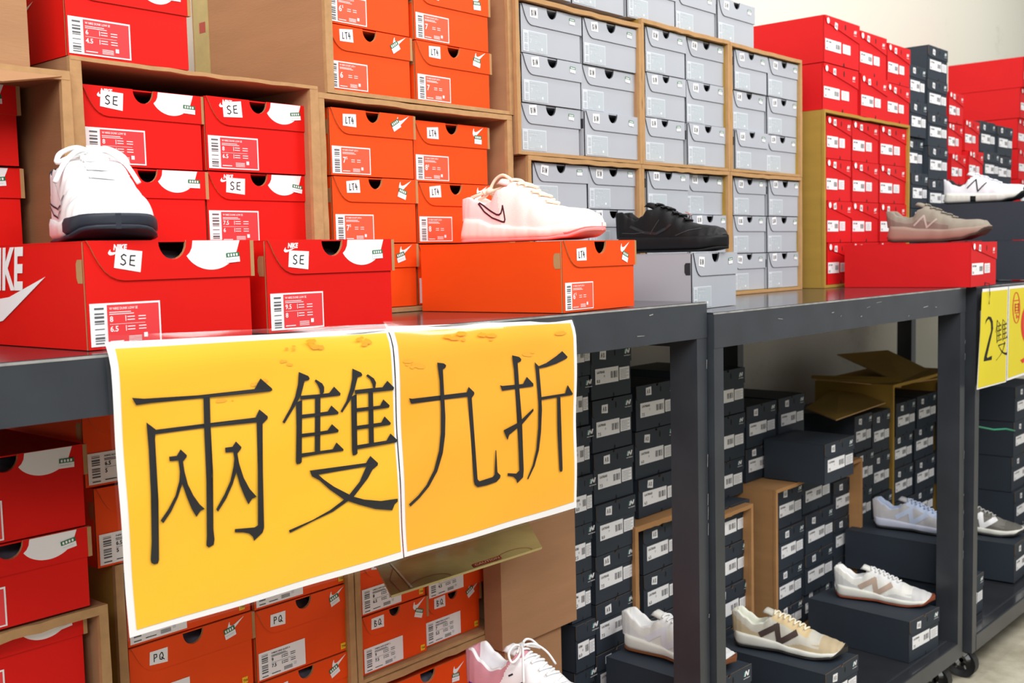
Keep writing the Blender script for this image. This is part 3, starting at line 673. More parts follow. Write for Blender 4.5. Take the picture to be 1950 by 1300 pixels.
# loose flattened boards over the back boxes
t = thing('carton_board', 'bent dark brown cardboard sheet over boxes under the middle rack', 'cardboard sheet', aty(1540, 760, 1.66))
o = slab('sheet', [aty(1592, 801, 1.45), aty(1686, 768, 1.52), aty(1600, 735, 1.80), aty(1534, 778, 1.66)], .004, CB2); o.parent = t; o.matrix_parent_inverse = Matrix.Translation(-t.location)
xk0 = X(1700, 800, 1.54)
zt4 = Z(1712, 730, 1.54)
k4 = carton('open carton with raised flaps at the back of the farthest rack', xk0, xk0 + .62, 1.54, 1.84, SH, zt4, .010, m=CB2, rim=CB2)
o = slab('flap', [aty(1718, 732, 1.54), aty(1800, 720, 1.54), aty(1690, 668, 1.80), aty(1594, 676, 1.84)], .004, CB2); o.parent = k4; o.matrix_parent_inverse = Matrix.Translation(-k4.location)
o = slab('flap', [aty(1545, 722, 1.78), aty(1716, 738, 1.54), aty(1716, 720, 1.56), aty(1545, 716, 1.80)], .004, CB2); o.parent = k4; o.matrix_parent_inverse = Matrix.Translation(-k4.location)
rows('column left of the tall olive carton', 1663, 1697, 1697, (776, 853, 929, 1005), 1.545, 113, 4, zmin=SH)
rows('first column of the tall olive carton', 1703, 1741, 1741, (757, 818, 879, 940), 1.565, 114, 5, zmin=SH + .009)
rows('second column of the tall olive carton', 1743, 1781, 1780, (744, 803, 862, 921), 1.565, 115, 5, zmin=SH + .009)
rows('dim column behind the yellow price sheet', 1886, 1911, 1886, (740, 800, 860, 920, 980), 1.46, 116, 5, zmin=SH, code=None)
rows('dim right edge column under the price sheet', 1930, 1974, 1950, (730, 795, 860, 925), 1.30, 117, 4, zmin=SH)
# boxes put out on the lower shelf, each carrying a shoe
dl = 'dark slate display boxes on the lower shelf'
H_ = .118
def disp(label, ptop, z0, H, W, L, yaw, ang=None):
    c_ = atz(ptop[0], ptop[1], z0 + H)
    return shoebox('nblk', label, c_.x, c_.y, z0, W, H, L, yaw, 'A8', ('7.5',), group=dl), c_
shoebox('nblk', 'slate shoe box, lower of two under the plain white sneaker', 1.99, 1.196, SH, .178, .116, .275, -.06, 'A8', ('7.5',), group=dl)
shoebox('nblk', 'slate shoe box, upper of two under the plain white sneaker', 1.985, 1.196, SH + .1185, .178, .116, .275, -.06, 'A8', ('7.5',), group=dl)
disp('slate shoe box under the beige sneaker', (1571, 1284), SH, H_, .175, .33, -.04)
disp('slate shoe box under the white sneaker with tan letter', (1731.5, 1184), SH, H_, .178, .32, -.10)
x4 = 3.372
shoebox('nblk', 'slate shoe box, lower of two under the pale grey sneaker', x4 + .01, 1.122, SH, .178, .124, .34, 0, 'A8', ('7.5',), group=dl)
shoebox('nblk', 'slate shoe box, upper of two under the pale grey sneaker', x4 - .035, 1.15, SH + .126, .178, .124, .34, -.04, 'A8', ('7.5',), group=dl)
shoebox('nblk', 'slate shoe box under the dark grey sneaker', 3.905, 1.127, SH, .19, .134, .33, .02, 'A8', ('7.5',), group=dl)

# =================================================================== SIGNS
SG_Y = lambda x: 1.192 - .0392 * (x - .529) - .010
def onsign(px, py, off=0.0):
    r = ray(px, py)     # meets the plane y = a - k x
    k = .0392; a_ = 1.192 + .0392 * .529 - .010 - off
    s = a_ / (r[1] + k * r[0]); return Vector((r[0] * s, r[1] * s, r[2] * s + HC))
def wave(p): return .0012 * math.sin(p.x * 31 + p.z * 9) + .001 * math.sin(p.z * 40 - p.x * 12)
YEL = mat('yellow_print', (252, 192, 42), 0.35, 0.4, 0.02, 8)
ORY = mat('orange_yellow_print', (252, 178, 44), 0.35, 0.4, 0.05, 5)
FILM = bpy.data.materials.new('laminate_film'); FILM.use_nodes = True; nt = FILM.node_tree; nt.nodes.clear()
out = nt.nodes.new('ShaderNodeOutputMaterial'); mx = nt.nodes.new('ShaderNodeMixShader'); tr = nt.nodes.new('ShaderNodeBsdfTransparent'); gl = nt.nodes.new('ShaderNodeBsdfGlossy')
mx.inputs[0].default_value = .05; gl.inputs['Roughness'].default_value = .12; nt.links.new(tr.outputs[0], mx.inputs[1]); nt.links.new(gl.outputs[0], mx.inputs[2]); nt.links.new(mx.outputs[0], out.inputs[0])
_a, _b = onsign(208, 652), onsign(1098, 609)
ztop = lambda x: _a.z + (_b.z - _a.z) * (x - _a.x) / (_b.x - _a.x)
def sheet(q, off, m, nx=20, ny=24, curl=0.012, fn=onsign, wv=True):
    c = [fn(*p_, off) for p_ in q]      # TL TR BR BL
    vs = []; fs = []
    for j in range(ny + 1):
        for i in range(nx + 1):
            u, v = i / nx, j / ny
            p_ = (c[0] * (1 - u) + c[1] * u) * (1 - v) + (c[3] * (1 - u) + c[2] * u) * v
            if wv: p_ = p_ + Vector((0, -wave(p_), 0))
            if curl: p_ = p_ + Vector((0, curl * max(0, .10 - (ztop(p_.x) - p_.z) / .345) ** 2 * 80, 0))
            vs.append(p_)
    for j in range(ny):
        for i in range(nx): a0 = j * (nx + 1) + i; fs.append((a0, a0 + nx + 1, a0 + nx + 2, a0 + 1))
    b = MB(); b.add(vs, fs, m, True); return b
def polys_on(mb, polys, ox, oy, sc, off, m, fn=onsign, wv=True):
    for P in polys:
        vs = []
        for (x, y) in P:
            p_ = fn(ox + x / sc, oy + y / sc, off); vs.append(p_ + Vector((0, -wave(p_) if wv else 0, 0)))
        mb.add(vs, [tuple(range(len(vs)))], m)
LIANG = [[(68, 186), (140, 191), (480, 170), (834, 132), (870, 66), (940, 128), (942, 140), (930, 146), (550, 184), (180, 218), (95, 231)],
 [(160, 338), (218, 382), (214, 440), (232, 820), (243, 1190), (236, 1212), (215, 1218), (196, 1210), (191, 1190), (195, 1080), (186, 780), (176, 500)],
 [(214, 384), (515, 346), (838, 308), (862, 258), (912, 300), (912, 315), (880, 348), (882, 640), (890, 990), (880, 1020), (825, 1070), (818, 1045), (795, 1025), (760, 1018), (706, 1018), (706, 998), (830, 988), (852, 975), (850, 640), (844, 338), (560, 366), (214, 412)],
 [(512, 180), (553, 178), (556, 340), (565, 640), (573, 1000), (580, 1060), (575, 1095), (545, 1112), (530, 1100), (533, 1040), (524, 700), (516, 400)],
 [(298, 550), (345, 544), (368, 504), (406, 540), (404, 552), (382, 580), (390, 640), (410, 720), (445, 790), (485, 845), (517, 872), (490, 885), (466, 922), (435, 870), (405, 800), (376, 716), (350, 800), (310, 890), (264, 962), (247, 945), (290, 880), (335, 790), (358, 700), (362, 640), (354, 572), (302, 578)],
 [(643, 494), (690, 488), (712, 455), (746, 490), (744, 500), (720, 530), (730, 590), (760, 680), (800, 750), (845, 798), (815, 812), (793, 846), (765, 790), (735, 720), (713, 645), (690, 720), (650, 810), (600, 890), (588, 875), (640, 780), (675, 700), (695, 610), (700, 560), (694, 520), (645, 524)]]
SHUANG = [[(182, 104), (248, 132), (258, 150), (250, 162), (222, 168), (195, 270), (150, 350), (80, 468), (66, 458), (120, 360), (155, 280), (176, 190)],
 [(160, 320), (203, 300), (205, 740), (195, 752), (170, 757), (164, 740), (162, 500)], [(300, 156), (345, 185), (358, 210), (356, 245), (345, 262), (328, 262), (325, 225), (310, 190), (292, 168)],
 [(190, 272), (330, 260), (392, 252), (428, 207), (474, 255), (470, 270), (340, 284), (190, 300)], [(292, 285), (330, 283), (332, 680), (294, 680)],
 [(200, 405), (290, 395), (380, 382), (406, 340), (458, 388), (454, 402), (300, 418), (200, 432)], [(200, 540), (290, 530), (380, 516), (410, 472), (460, 515), (456, 530), (300, 552), (200, 566)],
 [(200, 680), (290, 668), (420, 650), (446, 602), (498, 650), (496, 662), (330, 684), (200, 708)],
 [(564, 80), (625, 108), (634, 124), (628, 134), (600, 142), (575, 232), (545, 300), (485, 390), (472, 382), (515, 310), (545, 220), (560, 150)],
 [(550, 280), (590, 258), (598, 600), (600, 680), (588, 690), (565, 694), (560, 660)], [(672, 120), (715, 150), (730, 180), (724, 215), (710, 222), (704, 190), (688, 155), (660, 132)],
 [(575, 232), (700, 218), (775, 212), (808, 166), (856, 214), (850, 232), (700, 248), (580, 260)], [(675, 250), (708, 248), (720, 610), (684, 615)],
 [(590, 360), (760, 342), (782, 298), (828, 340), (824, 356), (592, 386)], [(592, 485), (772, 462), (794, 418), (840, 465), (836, 478), (594, 512)],
 [(598, 622), (810, 590), (838, 540), (884, 584), (880, 602), (600, 650)],
 [(262, 802), (660, 748), (692, 698), (746, 748), (744, 764), (705, 795), (662, 772), (322, 830), (278, 842)],
 [(662, 772), (705, 795), (670, 855), (565, 985), (525, 1015), (420, 1090), (300, 1150), (122, 1242), (114, 1225), (280, 1150), (400, 1080), (497, 1005), (535, 970), (610, 880)],
 [(278, 842), (322, 830), (360, 865), (430, 915), (535, 970), (565, 985), (640, 1005), (760, 1016), (884, 1000), (884, 1020), (862, 1040), (845, 1082), (720, 1072), (600, 1040), (525, 1015), (497, 1005), (400, 935), (330, 870)]]
JIU = [[(248, 122), (300, 128), (320, 142), (316, 160), (294, 176), (300, 260), (310, 420), (316, 540), (310, 680), (290, 820), (250, 960), (190, 1080), (120, 1170), (52, 1236), (40, 1218), (110, 1150), (170, 1070), (225, 950), (262, 800), (278, 660), (282, 480), (270, 260)],
 [(36, 398), (60, 402), (490, 352), (504, 310), (548, 352), (548, 368), (528, 396), (570, 1025), (585, 1040), (690, 1008), (706, 990), (710, 800), (716, 800), (728, 970), (752, 995), (748, 1015), (720, 1045), (640, 1072), (570, 1085), (548, 1068), (540, 1040), (496, 386), (60, 440), (52, 438)]]
ZHE = [[(162, 122), (225, 136), (244, 155), (240, 175), (212, 188), (222, 400), (245, 700), (262, 960), (268, 1140), (262, 1200), (212, 1252), (205, 1220), (180, 1195), (132, 1188), (132, 1165), (205, 1168), (232, 1140), (225, 960), (200, 600), (180, 250)],
 [(60, 386), (80, 393), (255, 375), (290, 312), (346, 372), (345, 396), (78, 435)], [(88, 785), (215, 715), (342, 590), (345, 612), (250, 728), (138, 825), (126, 872)],
 [(364, 182), (402, 220), (415, 460), (422, 600), (418, 800), (400, 960), (360, 1100), (304, 1218), (296, 1212), (345, 1090), (378, 950), (392, 760), (390, 560), (372, 260)],
 [(400, 218), (470, 190), (560, 130), (614, 85), (658, 135), (650, 150), (560, 195), (470, 225), (405, 238)], [(415, 490), (635, 458), (656, 384), (704, 460), (700, 472), (590, 488), (415, 516)],
 [(562, 490), (592, 490), (600, 800), (606, 1130), (600, 1148), (585, 1150), (577, 1135), (570, 800)]]
def put(mb, name, parent):
    o = link(name, mb.mesh(name), parent); o.matrix_parent_inverse = parent_inv(parent); return o
def parent_inv(pr):
    return (Matrix.Translation(pr.location) @ pr.rotation_euler.to_matrix().to_4x4()).inverted()
t = thing('sale_sign', 'yellow laminated sheet with two black characters, left half of the sign', 'sign', onsign(246, 1214), 0, 'yellow laminated sheets on the nearest rack')
put(sheet(((208, 652), (746, 626), (769, 1062), (246, 1214)), 0, WHT), 'paper', t)
put(sheet(((224, 664), (742, 634), (765, 1050), (260, 1199)), .0006, YEL), 'yellow_field', t)
m_ = MB(); polys_on(m_, LIANG, 230, 700, 3.25, .0026, INK); put(m_, 'character', t)
m_ = MB(); polys_on(m_, SHUANG, 520, 680, 3.715, .0026, INK); put(m_, 'character', t)
put(sheet(((199, 640), (749, 617), (774, 1066), (241, 1221)), .0040, FILM), 'laminate', t)
STN = mat('tape_stain', (238, 172, 44), .45, .4)
def stains(spots, seed, off, t):
    r = random.Random(seed)
    for (px, py, n_) in spots:
        for _ in range(n_):
            mb = MB(); cx_, cy_ = px + r.uniform(-16, 16), py + r.uniform(-7, 7); a0 = r.uniform(0, 3.1); rr = r.uniform(1.5, 5)
            polys_on(mb, [[(cx_ + rr * (1 + .5 * r.random()) * math.cos(q) * (1.8 if abs(math.cos(a0)) > .5 else 1), cy_ + rr * (1 + .6 * r.random()) * math.sin(q) * .7) for q in [k * 1.047 for k in range(6)]]], 0, 0, 1, off, STN); put(mb, 'tape_stain', t)
stains(((600, 655, 6), (690, 650, 9), (540, 690, 4), (550, 665, 3), (490, 730, 4), (430, 760, 3)), 3, .0014, t)
t = thing('sale_sign', 'orange-yellow laminated sheet with two black characters, right half of the sign', 'sign', onsign(772, 1062), 0, 'yellow laminated sheets on the nearest rack')
put(sheet(((748, 622), (1098, 609), (1099, 966), (771, 1061)), .0004, WHT), 'paper', t)
put(sheet(((757, 632), (1093, 615), (1094, 955), (777, 1050)), .0010, ORY), 'yellow_field', t)
stains(((790, 692, 7), (868, 640, 6), (920, 640, 5), (1010, 670, 3), (1060, 640, 2)), 5, .0018, t)
m_ = MB(); polys_on(m_, JIU, 770, 660, 4.06, .0030, INK); put(m_, 'character', t)
m_ = MB(); polys_on(m_, ZHE, 940, 650, 4.643, .0030, INK); put(m_, 'character', t)
put(sheet(((745, 612), (1101, 600), (1102, 970), (769, 1066)), .0044, FILM), 'laminate', t)
# price sheets on the farthest rack
def onfar(px, py, off=0.0): return aty(px, py, 1.047 - off)
Y3 = mat('lemon_print', (226, 208, 14), 0.4, 0.4, 0.03, 8); RIN = mat('red_ink', (214, 48, 30), .5)
t = thing('price_sign', 'lemon yellow sheet with a black number 2 and character', 'sign', onfar(1860, 742), 0, 'lemon yellow sheets on the farthest rack')
put(sheet(((1871, 550), (1920, 545), (1916, 727), (1860, 742)), 0, WHT, 4, 4, fn=onfar, wv=False, curl=0), 'paper', t)
put(sheet(((1870, 556), (1919, 551), (1915, 725), (1862, 739)), .0006, Y3, 4, 4, fn=onfar, wv=False, curl=0), 'yellow_field', t)
TWO = [[(175, 498), (185, 445), (210, 408), (240, 415), (258, 460), (262, 540), (240, 640), (195, 840), (200, 855), (250, 830), (245, 875), (160, 892), (165, 850), (215, 650), (240, 560), (238, 480), (222, 440), (205, 440), (192, 460)]]
m_ = MB(); polys_on(m_, TWO, 1845, 530, 5.65, .0012, INK, onfar, False); put(m_, 'numeral', t)
S2 = [[((x - 66) / 820 * 130 + 285, (y - 80) / 1160 * 450 + 435) for x, y in P] for P in SHUANG]
m_ = MB(); polys_on(m_, S2, 1845, 530, 5.65, .0012, INK, onfar, False); put(m_, 'character', t)
t = thing('price_sign', 'lemon yellow sheet with red print at the right edge', 'sign', onfar(1916, 727), 0, 'lemon yellow sheets on the farthest rack')
put(sheet(((1921, 545), (1975, 540), (1972, 706), (1917, 725)), 0, WHT, 4, 4, fn=onfar, wv=False, curl=0), 'paper', t)
put(sheet(((1923, 550), (1974, 545), (1971, 702), (1919, 720)), .0006, Y3, 4, 4, fn=onfar, wv=False, curl=0), 'yellow_field', t)
m_ = MB()
ov = [(512 + 36 * math.cos(a_), 315 + 165 * math.sin(a_)) for a_ in [k * math.pi / 16 for k in range(32)]]
def stroke_px(mb, pts, w_, m, fn, ox, oy, sc, off):
    for a_, b_ in zip(pts[:-1], pts[1:]):
        dx, dy = b_[0] - a_[0], b_[1] - a_[1]; L_ = math.hypot(dx, dy) or 1; nx, ny = -dy / L_ * w_ / 2, dx / L_ * w_ / 2
        polys_on(mb, [[(a_[0] - nx, a_[1] - ny), (b_[0] - nx, b_[1] - ny), (b_[0] + nx, b_[1] + ny), (a_[0] + nx, a_[1] + ny)]], ox, oy, sc, off, m, fn, False)
stroke_px(m_, ov + [ov[0]], 9, RIN, onfar, 1845, 530, 5.65, .0012)
for P in ([(488, 240), (545, 232)], [(498, 280), (535, 275)], [(498, 312), (535, 308)], [(498, 345), (535, 340)], [(500, 270), (500, 360)], [(535, 265), (535, 355)], [(495, 372), (540, 366)], [(515, 385), (515, 430)], [(530, 400), (530, 420)]):
    stroke_px(m_, P, 10, RIN, onfar, 1845, 530, 5.65, .0014)
put(m_, 'red_mark', t)
m_ = MB(); c9 = [(640 + 62 * math.cos(a_), 500 + 190 * math.sin(a_)) for a_ in [k * math.pi / 16 for k in range(33)]]
stroke_px(m_, c9, 34, RIN, onfar, 1845, 530, 5.65, .0012)
stroke_px(m_, [(697, 520), (680, 700), (640, 850), (565, 895)], 40, RIN, onfar, 1845, 530, 5.65, .0012); put(m_, 'red_numeral', t)
# wire hook holding the sheet and green string under it
a = MB(); q = onfar(1884, 540, .004); a.tube([q + Vector((0, .05, .012)), q, q + Vector((.002, -.001, -.03)), q + Vector((.0, .0, -.06))], .0012, INK, 6)
o = link('wire_hook', a.mesh('hook')); tag(o, 'thin dark wire hook pinning the lemon yellow sheet', 'hook')
a = MB(); q0_, q1_ = aty(1862, 812, 1.10), aty(1932, 820, 1.12); a.tube([q0_, q0_.lerp(q1_, .4) + Vector((0, 0, -.004)), q0_.lerp(q1_, .75) + Vector((0, 0, .003)), q1_], .003, mat('green_cord', (20, 150, 110), .5), 6)
o = link('green_string', a.mesh('string')); tag(o, 'short green string stretched below the lemon yellow sheets', 'string')

# =================================================================== SHOES
def lerpt(tab, s):
    if s <= tab[0][0]: return tab[0][1]
    for (a, va), (b, vb) in zip(tab[:-1], tab[1:]):
        if s <= b:
            u = (s - a) / (b - a); u = u * u * (3 - 2 * u); return va + (vb - va) * u
    return tab[-1][1]
BASE = dict(
    W=[(0, .022), (.02, .027), (.05, .031), (.1, .034), (.25, .036), (.4, .037), (.55, .043), (.7, .050), (.82, .048), (.90, .043), (.95, .036), (.985, .026), (1, .015)],
    T=[(0, .097), (.04, .097), (.1, .085), (.30, .108), (.36, .112), (.46, .100), (.58, .082), (.68, .064), (.78, .055), (.88, .050), (.95, .046), (.985, .041), (1, .032)],
    C=[(0, .098), (.05, .096), (.14, .078), (.22, .066), (.30, .074), (.36, .094), (.4, .1)],
    M=[(0, .034), (.2, .030), (.45, .024), (.7, .022), (.88, .026), (1, .030)],
    B=[(0, .004), (.06, 0), (.72, 0), (.86, .003), (1, .014)])
class Shoe:
    def __init__(s, L, **kw):
        s.L = L; s.p = dict(BASE); s.p.update(kw); s.k = L / .285; s.hs = kw.get('hs', 1.0); s.flare = kw.get('flare', 0.0); s.lean = kw.get('lean', .006)
        s.ridge = kw.get('ridge', .62); s.cl = kw.get('cl', .22); s.box = kw.get('box', s.ridge)
    def g(s, n, t):
        v = lerpt(s.p[n], t) * s.k
        return v * s.hs if n in ('T', 'C') else v
    def open(s, t):
        if t < .055: return max(0, t - .0) / .055
        if t < .29: return 1.0
        if t < .37: return 1 - (t - .29) / .08
        return 0.0
    def ring(s, t, N=15):
        """half outline from the outside bottom (a=1) to the centre line (a=0): list of (half width, height)"""
        w, T, C, M = s.g('W', t), s.g('T', t), s.g('C', t), s.g('M', t); o = s.open(t); out = []
        for i in range(N + 1):
            a = 1 - i / N
            th = (1 - a) * math.pi / 2; q = max(0, math.cos(th)); q = q ** (s.ridge + (s.box - s.ridge) * max(0, min(1, (.68 - t) / .22)))
            zc = M + (T - M) * math.sin(min(math.pi / 2, th * (1 + 1.1 * (1 - min(1, t / .09))))) ** 1.15
            if a > .45:
                u = (1 - a) / .55; po = (w * (1 - s.cl * u * u), M + (C - M) * u)
            elif a > .3:
                u = (.45 - a) / .15; po = (w * (1 - s.cl) - .010 * s.k * u, C + .004 * math.sin(u * math.pi) - .003 * u)
            else:
                u = a / .3; po = ((w * (1 - s.cl) - .010 * s.k) * min(1, u * 1.25), M + .012 + (C - M - .02) * max(0, (u - .6) / .4) ** .8)
            po = (max(po[0], 0), po[1])
            out.append((w * q * (1 - o) + po[0] * o, zc * (1 - o) + po[1] * o))
        return out
    def dx(s, t, z):
        h = z / .1
        return -s.lean * (h - .3) * (1 - t) ** 6 * 1.0 + (s.flare * max(0, 1 - h * 2.2) * -1 * (1 - t) ** 8)
    def side(s, x, z):
        t = min(max(x / s.L, 0), 1); R = s.ring(t, 30); wall = R[:17 if s.open(t) > .5 else 26]
        for (wa, za), (wb, zb) in zip(wall[:-1], wall[1:]):
            if za <= z <= zb: u = (z - za) / max(zb - za, 1e-6); return wa + (wb - wa) * u
        return wall[0][0] if z < wall[0][1] else wall[-1][0]
    def build(s, label, heel, yaw, cols, lace=True, group='display shoes', cat='shoe', tongue=True, roll=0.0, pitch=0.0, toe_wrap=0.0, bow=True, lace_r=.0022, nl=6, name='sneaker'):
        o = thing(name, label, cat, heel, yaw, group); o.rotation_euler = (roll, pitch, yaw); L = s.L; k = s.k
        # upper: one lofted skin, panels by material
        NS, N = 110, 28; vs = []; m = MB()
        for i in range(NS + 1):
            t = i / NS; t = t ** 1.0; R = s.ring(t, N)
            row = [(t * L + s.dx(t, z), -y, z) for y, z in R] + [(t * L + s.dx(t, z), y, z) for y, z in reversed(R[:-1])]
            vs += row
        n = 2 * N + 1; o0 = 0; m.v = vs
        for i in range(NS):
            for j in range(n - 1):
                t = (i + .5) / NS; a = 1 - min(j + .5, n - 1 - j - .5) / N
                mm = cols['upper'](t, a, s)
                m.f.append((i * n + j, (i + 1) * n + j, (i + 1) * n + j + 1, i * n + j + 1)); m.m.append(m.mi(mm)); m.sm.append(True)
        for i in (0, NS):
            m.f.append(tuple(i * n + j for j in range(n))); m.m.append(m.mi(cols['upper'](i / NS, .8, s))); m.sm.append(False)
        link('upper', m.mesh('upper'), o)
        def sole(name, zt, zb, grow, mf, s0=-.012, s1=1.018, ridges=0):
            m = MB(); vs = []; K = 44; prof = []
            for i in range(K + 1):
                t = s0 + (s1 - s0) * i / K; tc_ = min(max(t, 0), 1); e = min(1, max(0.02, min((t - s0) / .05, (s1 - t) / .024))) ** .5
                w_ = (s.g('W', tc_) + grow * k) * (e if (t < .04 or t > .965) else 1); zt_, zb_ = zt(tc_), zb(tc_)
                rd = (.0012 * math.sin(i * 2.4) if ridges else 0)
                x = t * L; f_ = s.flare * (1 - tc_) ** 8
                prof = [(-w_ * .9, zb_), (-w_ - rd, zb_ + (zt_ - zb_) * .25), (-w_ - rd, zb_ + (zt_ - zb_) * .75), (-w_ * .96, zt_), (w_ * .96, zt_), (w_ + rd, zb_ + (zt_ - zb_) * .75), (w_ + rd, zb_ + (zt_ - zb_) * .25), (w_ * .9, zb_)]
                for (y_, z_) in prof: vs.append((x - f_ * (1 - (z_ - zb_) / max(zt_ - zb_, .001)), y_, z_))
            m.v = vs; n_ = 8
            for i in range(K):
                for j in range(n_):
                    j2 = (j + 1) % n_; m.f.append((i * n_ + j, i * n_ + j2, (i + 1) * n_ + j2, (i + 1) * n_ + j)); m.m.append(m.mi(mf(s0 + (s1 - s0) * (i + .5) / K, j))); m.sm.append(j not in (3, 7))
            for i in (0, K): m.f.append(tuple(i * n_ + j for j in range(n_))); m.m.append(m.mi(mf(i / K, 0))); m.sm.append(False)
            link(name, m.mesh(name), o)
        B_ = lambda t: s.g('B', t); M_ = lambda t: s.g('M', t); ot = .005 * k
        sole('midsole', lambda t: M_(t) + .004, lambda t: B_(t) + ot, .004, cols['mid'], ridges=cols.get('ridged', 0))
        sole('outsole', lambda t: B_(t) + ot + .0005 + (toe_wrap * min(1, max(0, (t - .90) / .1)) ** .8 * (M_(t) + .005 - B_(t) - ot) if toe_wrap else 0), lambda t: B_(t), .0035 + (.0015 if toe_wrap else 0), lambda t, j: cols['out'], s1=1.02)
        # tongue standing up in the throat
        if tongue:
            m = MB(); vs = []; P = [(.50, .97), (.44, .985), (.38, 1.0), (.33, 1.025), (.30, 1.05), (.285, 1.045)]
            for (t, f_) in P:
                zz = s.g('T', max(t, .34)) * f_; ww = (.019 + .004 * (f_ - 1) * 10) * k * .8
                vs += [(t * L, -ww, zz - .006), (t * L, -ww * .6, zz), (t * L, ww * .6, zz), (t * L, ww, zz - .006), (t * L - .007, ww * .9, zz - .009), (t * L - .007, -ww * .9, zz - .009)]
            fs = [(i * 6 + j, i * 6 + (j + 1) % 6, (i + 1) * 6 + (j + 1) % 6, (i + 1) * 6 + j) for i in range(len(P) - 1) for j in range(6)]
            m.add(vs, fs + [tuple(range(6)), tuple((len(P) - 1) * 6 + j for j in range(6))], cols['tongue'], True); link('tongue', m.mesh('tongue'), o)
        if lace:
            m = MB(); r_ = lace_r
            def top(t, y):
                R = s.ring(t, 30)[8:]; y = abs(y)
                for (wa, za), (wb, zb) in zip(R[:-1], R[1:]):
                    if wb <= y <= wa: u = (wa - y) / max(wa - wb, 1e-6); return za + (zb - za) * u
                return R[-1][1]
            for i in range(nl):
                t = .38 + .27 * i / (nl - 1); h = (.017 - .0 * i) * k
                for sg in (-1, 1):
                    t2 = t + sg * .018; pts = []
                    for q in range(9):
                        u = q / 8; y = -h + 2 * h * u; tt = t + (t2 - t) * u; pts.append((tt * L, y, top(tt, y) + r_ * 1.1 + (.001 if sg > 0 else 0)))
                    m.tube(pts, r_, cols['lace'], 6)
            if bow:
                z0 = s.g('T', .38) + .005; x0 = .375 * L
                for sg in (-1, 1):
                    m.tube(smooth([(x0, 0, z0 + .003), (x0 - .002, sg * .018, z0 + .009), (x0 - .001, sg * .038, z0 + .001), (x0 + .010, sg * .044, z0 - .012), (x0 + .014, sg * .028, z0 - .005), (x0 + .006, sg * .008, z0 + .003)]), r_, cols['lace'], 6)
                    m.tube(smooth([(x0, 0, z0 + .003), (x0 + .016, sg * .018, z0 + .004), (x0 + .030, sg * .038, z0 - .014), (x0 + .040, sg * .052, z0 - .040)]), r_ * .9, cols['lace'], 6)
                m.tube([(x0, -.006, z0 + .004), (x0, .006, z0 + .004)], r_ * 2.2, cols['lace'], 8)
            link('laces', m.mesh('laces'), o)
        return o
    def mark(s, o, name, strokes, wd, m, off=.0012, closed=False):
        """raised strokes lying on the side that faces the aisle's left (local -Y)"""
        b = MB()
        for P in strokes:
            P = [(x * s.L, z * s.k) for x, z in P]
            for (x0, z0), (x1, z1) in zip(P[:-1], P[1:]):
                Ls = math.hypot(x1 - x0, z1 - z0); nseg = max(2, int(Ls / .003)); dx, dz = (x1 - x0) / Ls, (z1 - z0) / Ls; nx, nz = -dz * wd / 2, dx * wd / 2
                nw = max(2, int(wd / .003) + 1); vs = []
                for i in range(nseg + 1):
                    for j in range(nw + 1):
                        q = j / nw * 2 - 1; e = -.3 * wd / Ls + (1 + .6 * wd / Ls) * i / nseg if wd < .006 else i / nseg
                        x = x0 + (x1 - x0) * e + nx * q; z = z0 + (z1 - z0) * e + nz * q
                        vs.append((x + s.dx(x / s.L, z), -s.side(x, z) - off, z))
                b.add(vs, [(i * (nw + 1) + j, i * (nw + 1) + j + 1, (i + 1) * (nw + 1) + j + 1, (i + 1) * (nw + 1) + j) for i in range(nseg) for j in range(nw)], m, True)
        link(name, b.mesh(name), o)
def flat(m): return lambda *a: m
LEA = mat('white_leather', (244, 244, 248), .4, .4, .02, 30, .1, 300)
NVY = mat('navy_rubber', (38, 42, 56), .5, .4)
DKL = mat('dark_lining', (44, 52, 66), .8, .2, .1, 60, .3, 300)
LCE = mat('white_lace', (246, 246, 246), .8, .2, 0, 20, .4, 500)
# white sneaker seen from the toe
th_ = aty(158, 420, 1.482); tt_ = aty(216, 450, 1.262)
d_ = Vector((tt_.x - th_.x, tt_.y - th_.y, 0)); yw = math.atan2(d_.y, d_.x)
s1 = Shoe(.268, hs=1.04, ridge=.42, box=.24, cl=.02, C=[(0, .102), (.05, .102), (.14, .096), (.22, .092), (.3, .100), (.36, .108), (.4, .11)], W=[(0, .034), (.02, .040), (.06, .046), (.2, .050), (.4, .050), (.55, .052), (.7, .057), (.82, .056), (.9, .051), (.95, .043), (.985, .032), (1, .022)], T=[(0, .097), (.04, .097), (.1, .085), (.30, .112), (.36, .115), (.46, .108), (.58, .094), (.68, .078), (.78, .066), (.88, .060), (.95, .052), (1, .034)])
zt_ = T1 + .1315
def up_dunk(t, a, s):
    if s.open(t) > .5 and a < .42: return DKL
    if t < .10 and a < .7 and a > .4: return DKL
    return LEA
o1 = s1.build('white leather sneaker with dark sole band, toe facing forward', (th_.x, th_.y, zt_), yw, dict(upper=up_dunk, mid=lambda t, j: NVY if t > .80 else LEA, out=NVY, tongue=LEA, lace=LCE), lace_r=.0036, nl=6)
s1.mark(o1, 'check_outline', [[(.10, .062), (.30, .040), (.46, .034), (.60, .046), (.66, .062)], [(.10, .062), (.30, .052), (.46, .046), (.57, .05), (.66, .062)]], .0026, NVY)
GL1 = mat('grey_seam', (196, 196, 208), .7)
s1.mark(o1, 'panel_seam', [[(.34, .085), (.42, .07), (.56, .056), (.68, .050)], [(.70, .030), (.66, .045), (.70, .066)], [(.06, .05), (.20, .056), (.26, .07)]], .0012, GL1)
s1.mark(o1, 'panel_seam', [[(.80, .038), (.84, .050), (.86, .058)]], .0010, GL1)
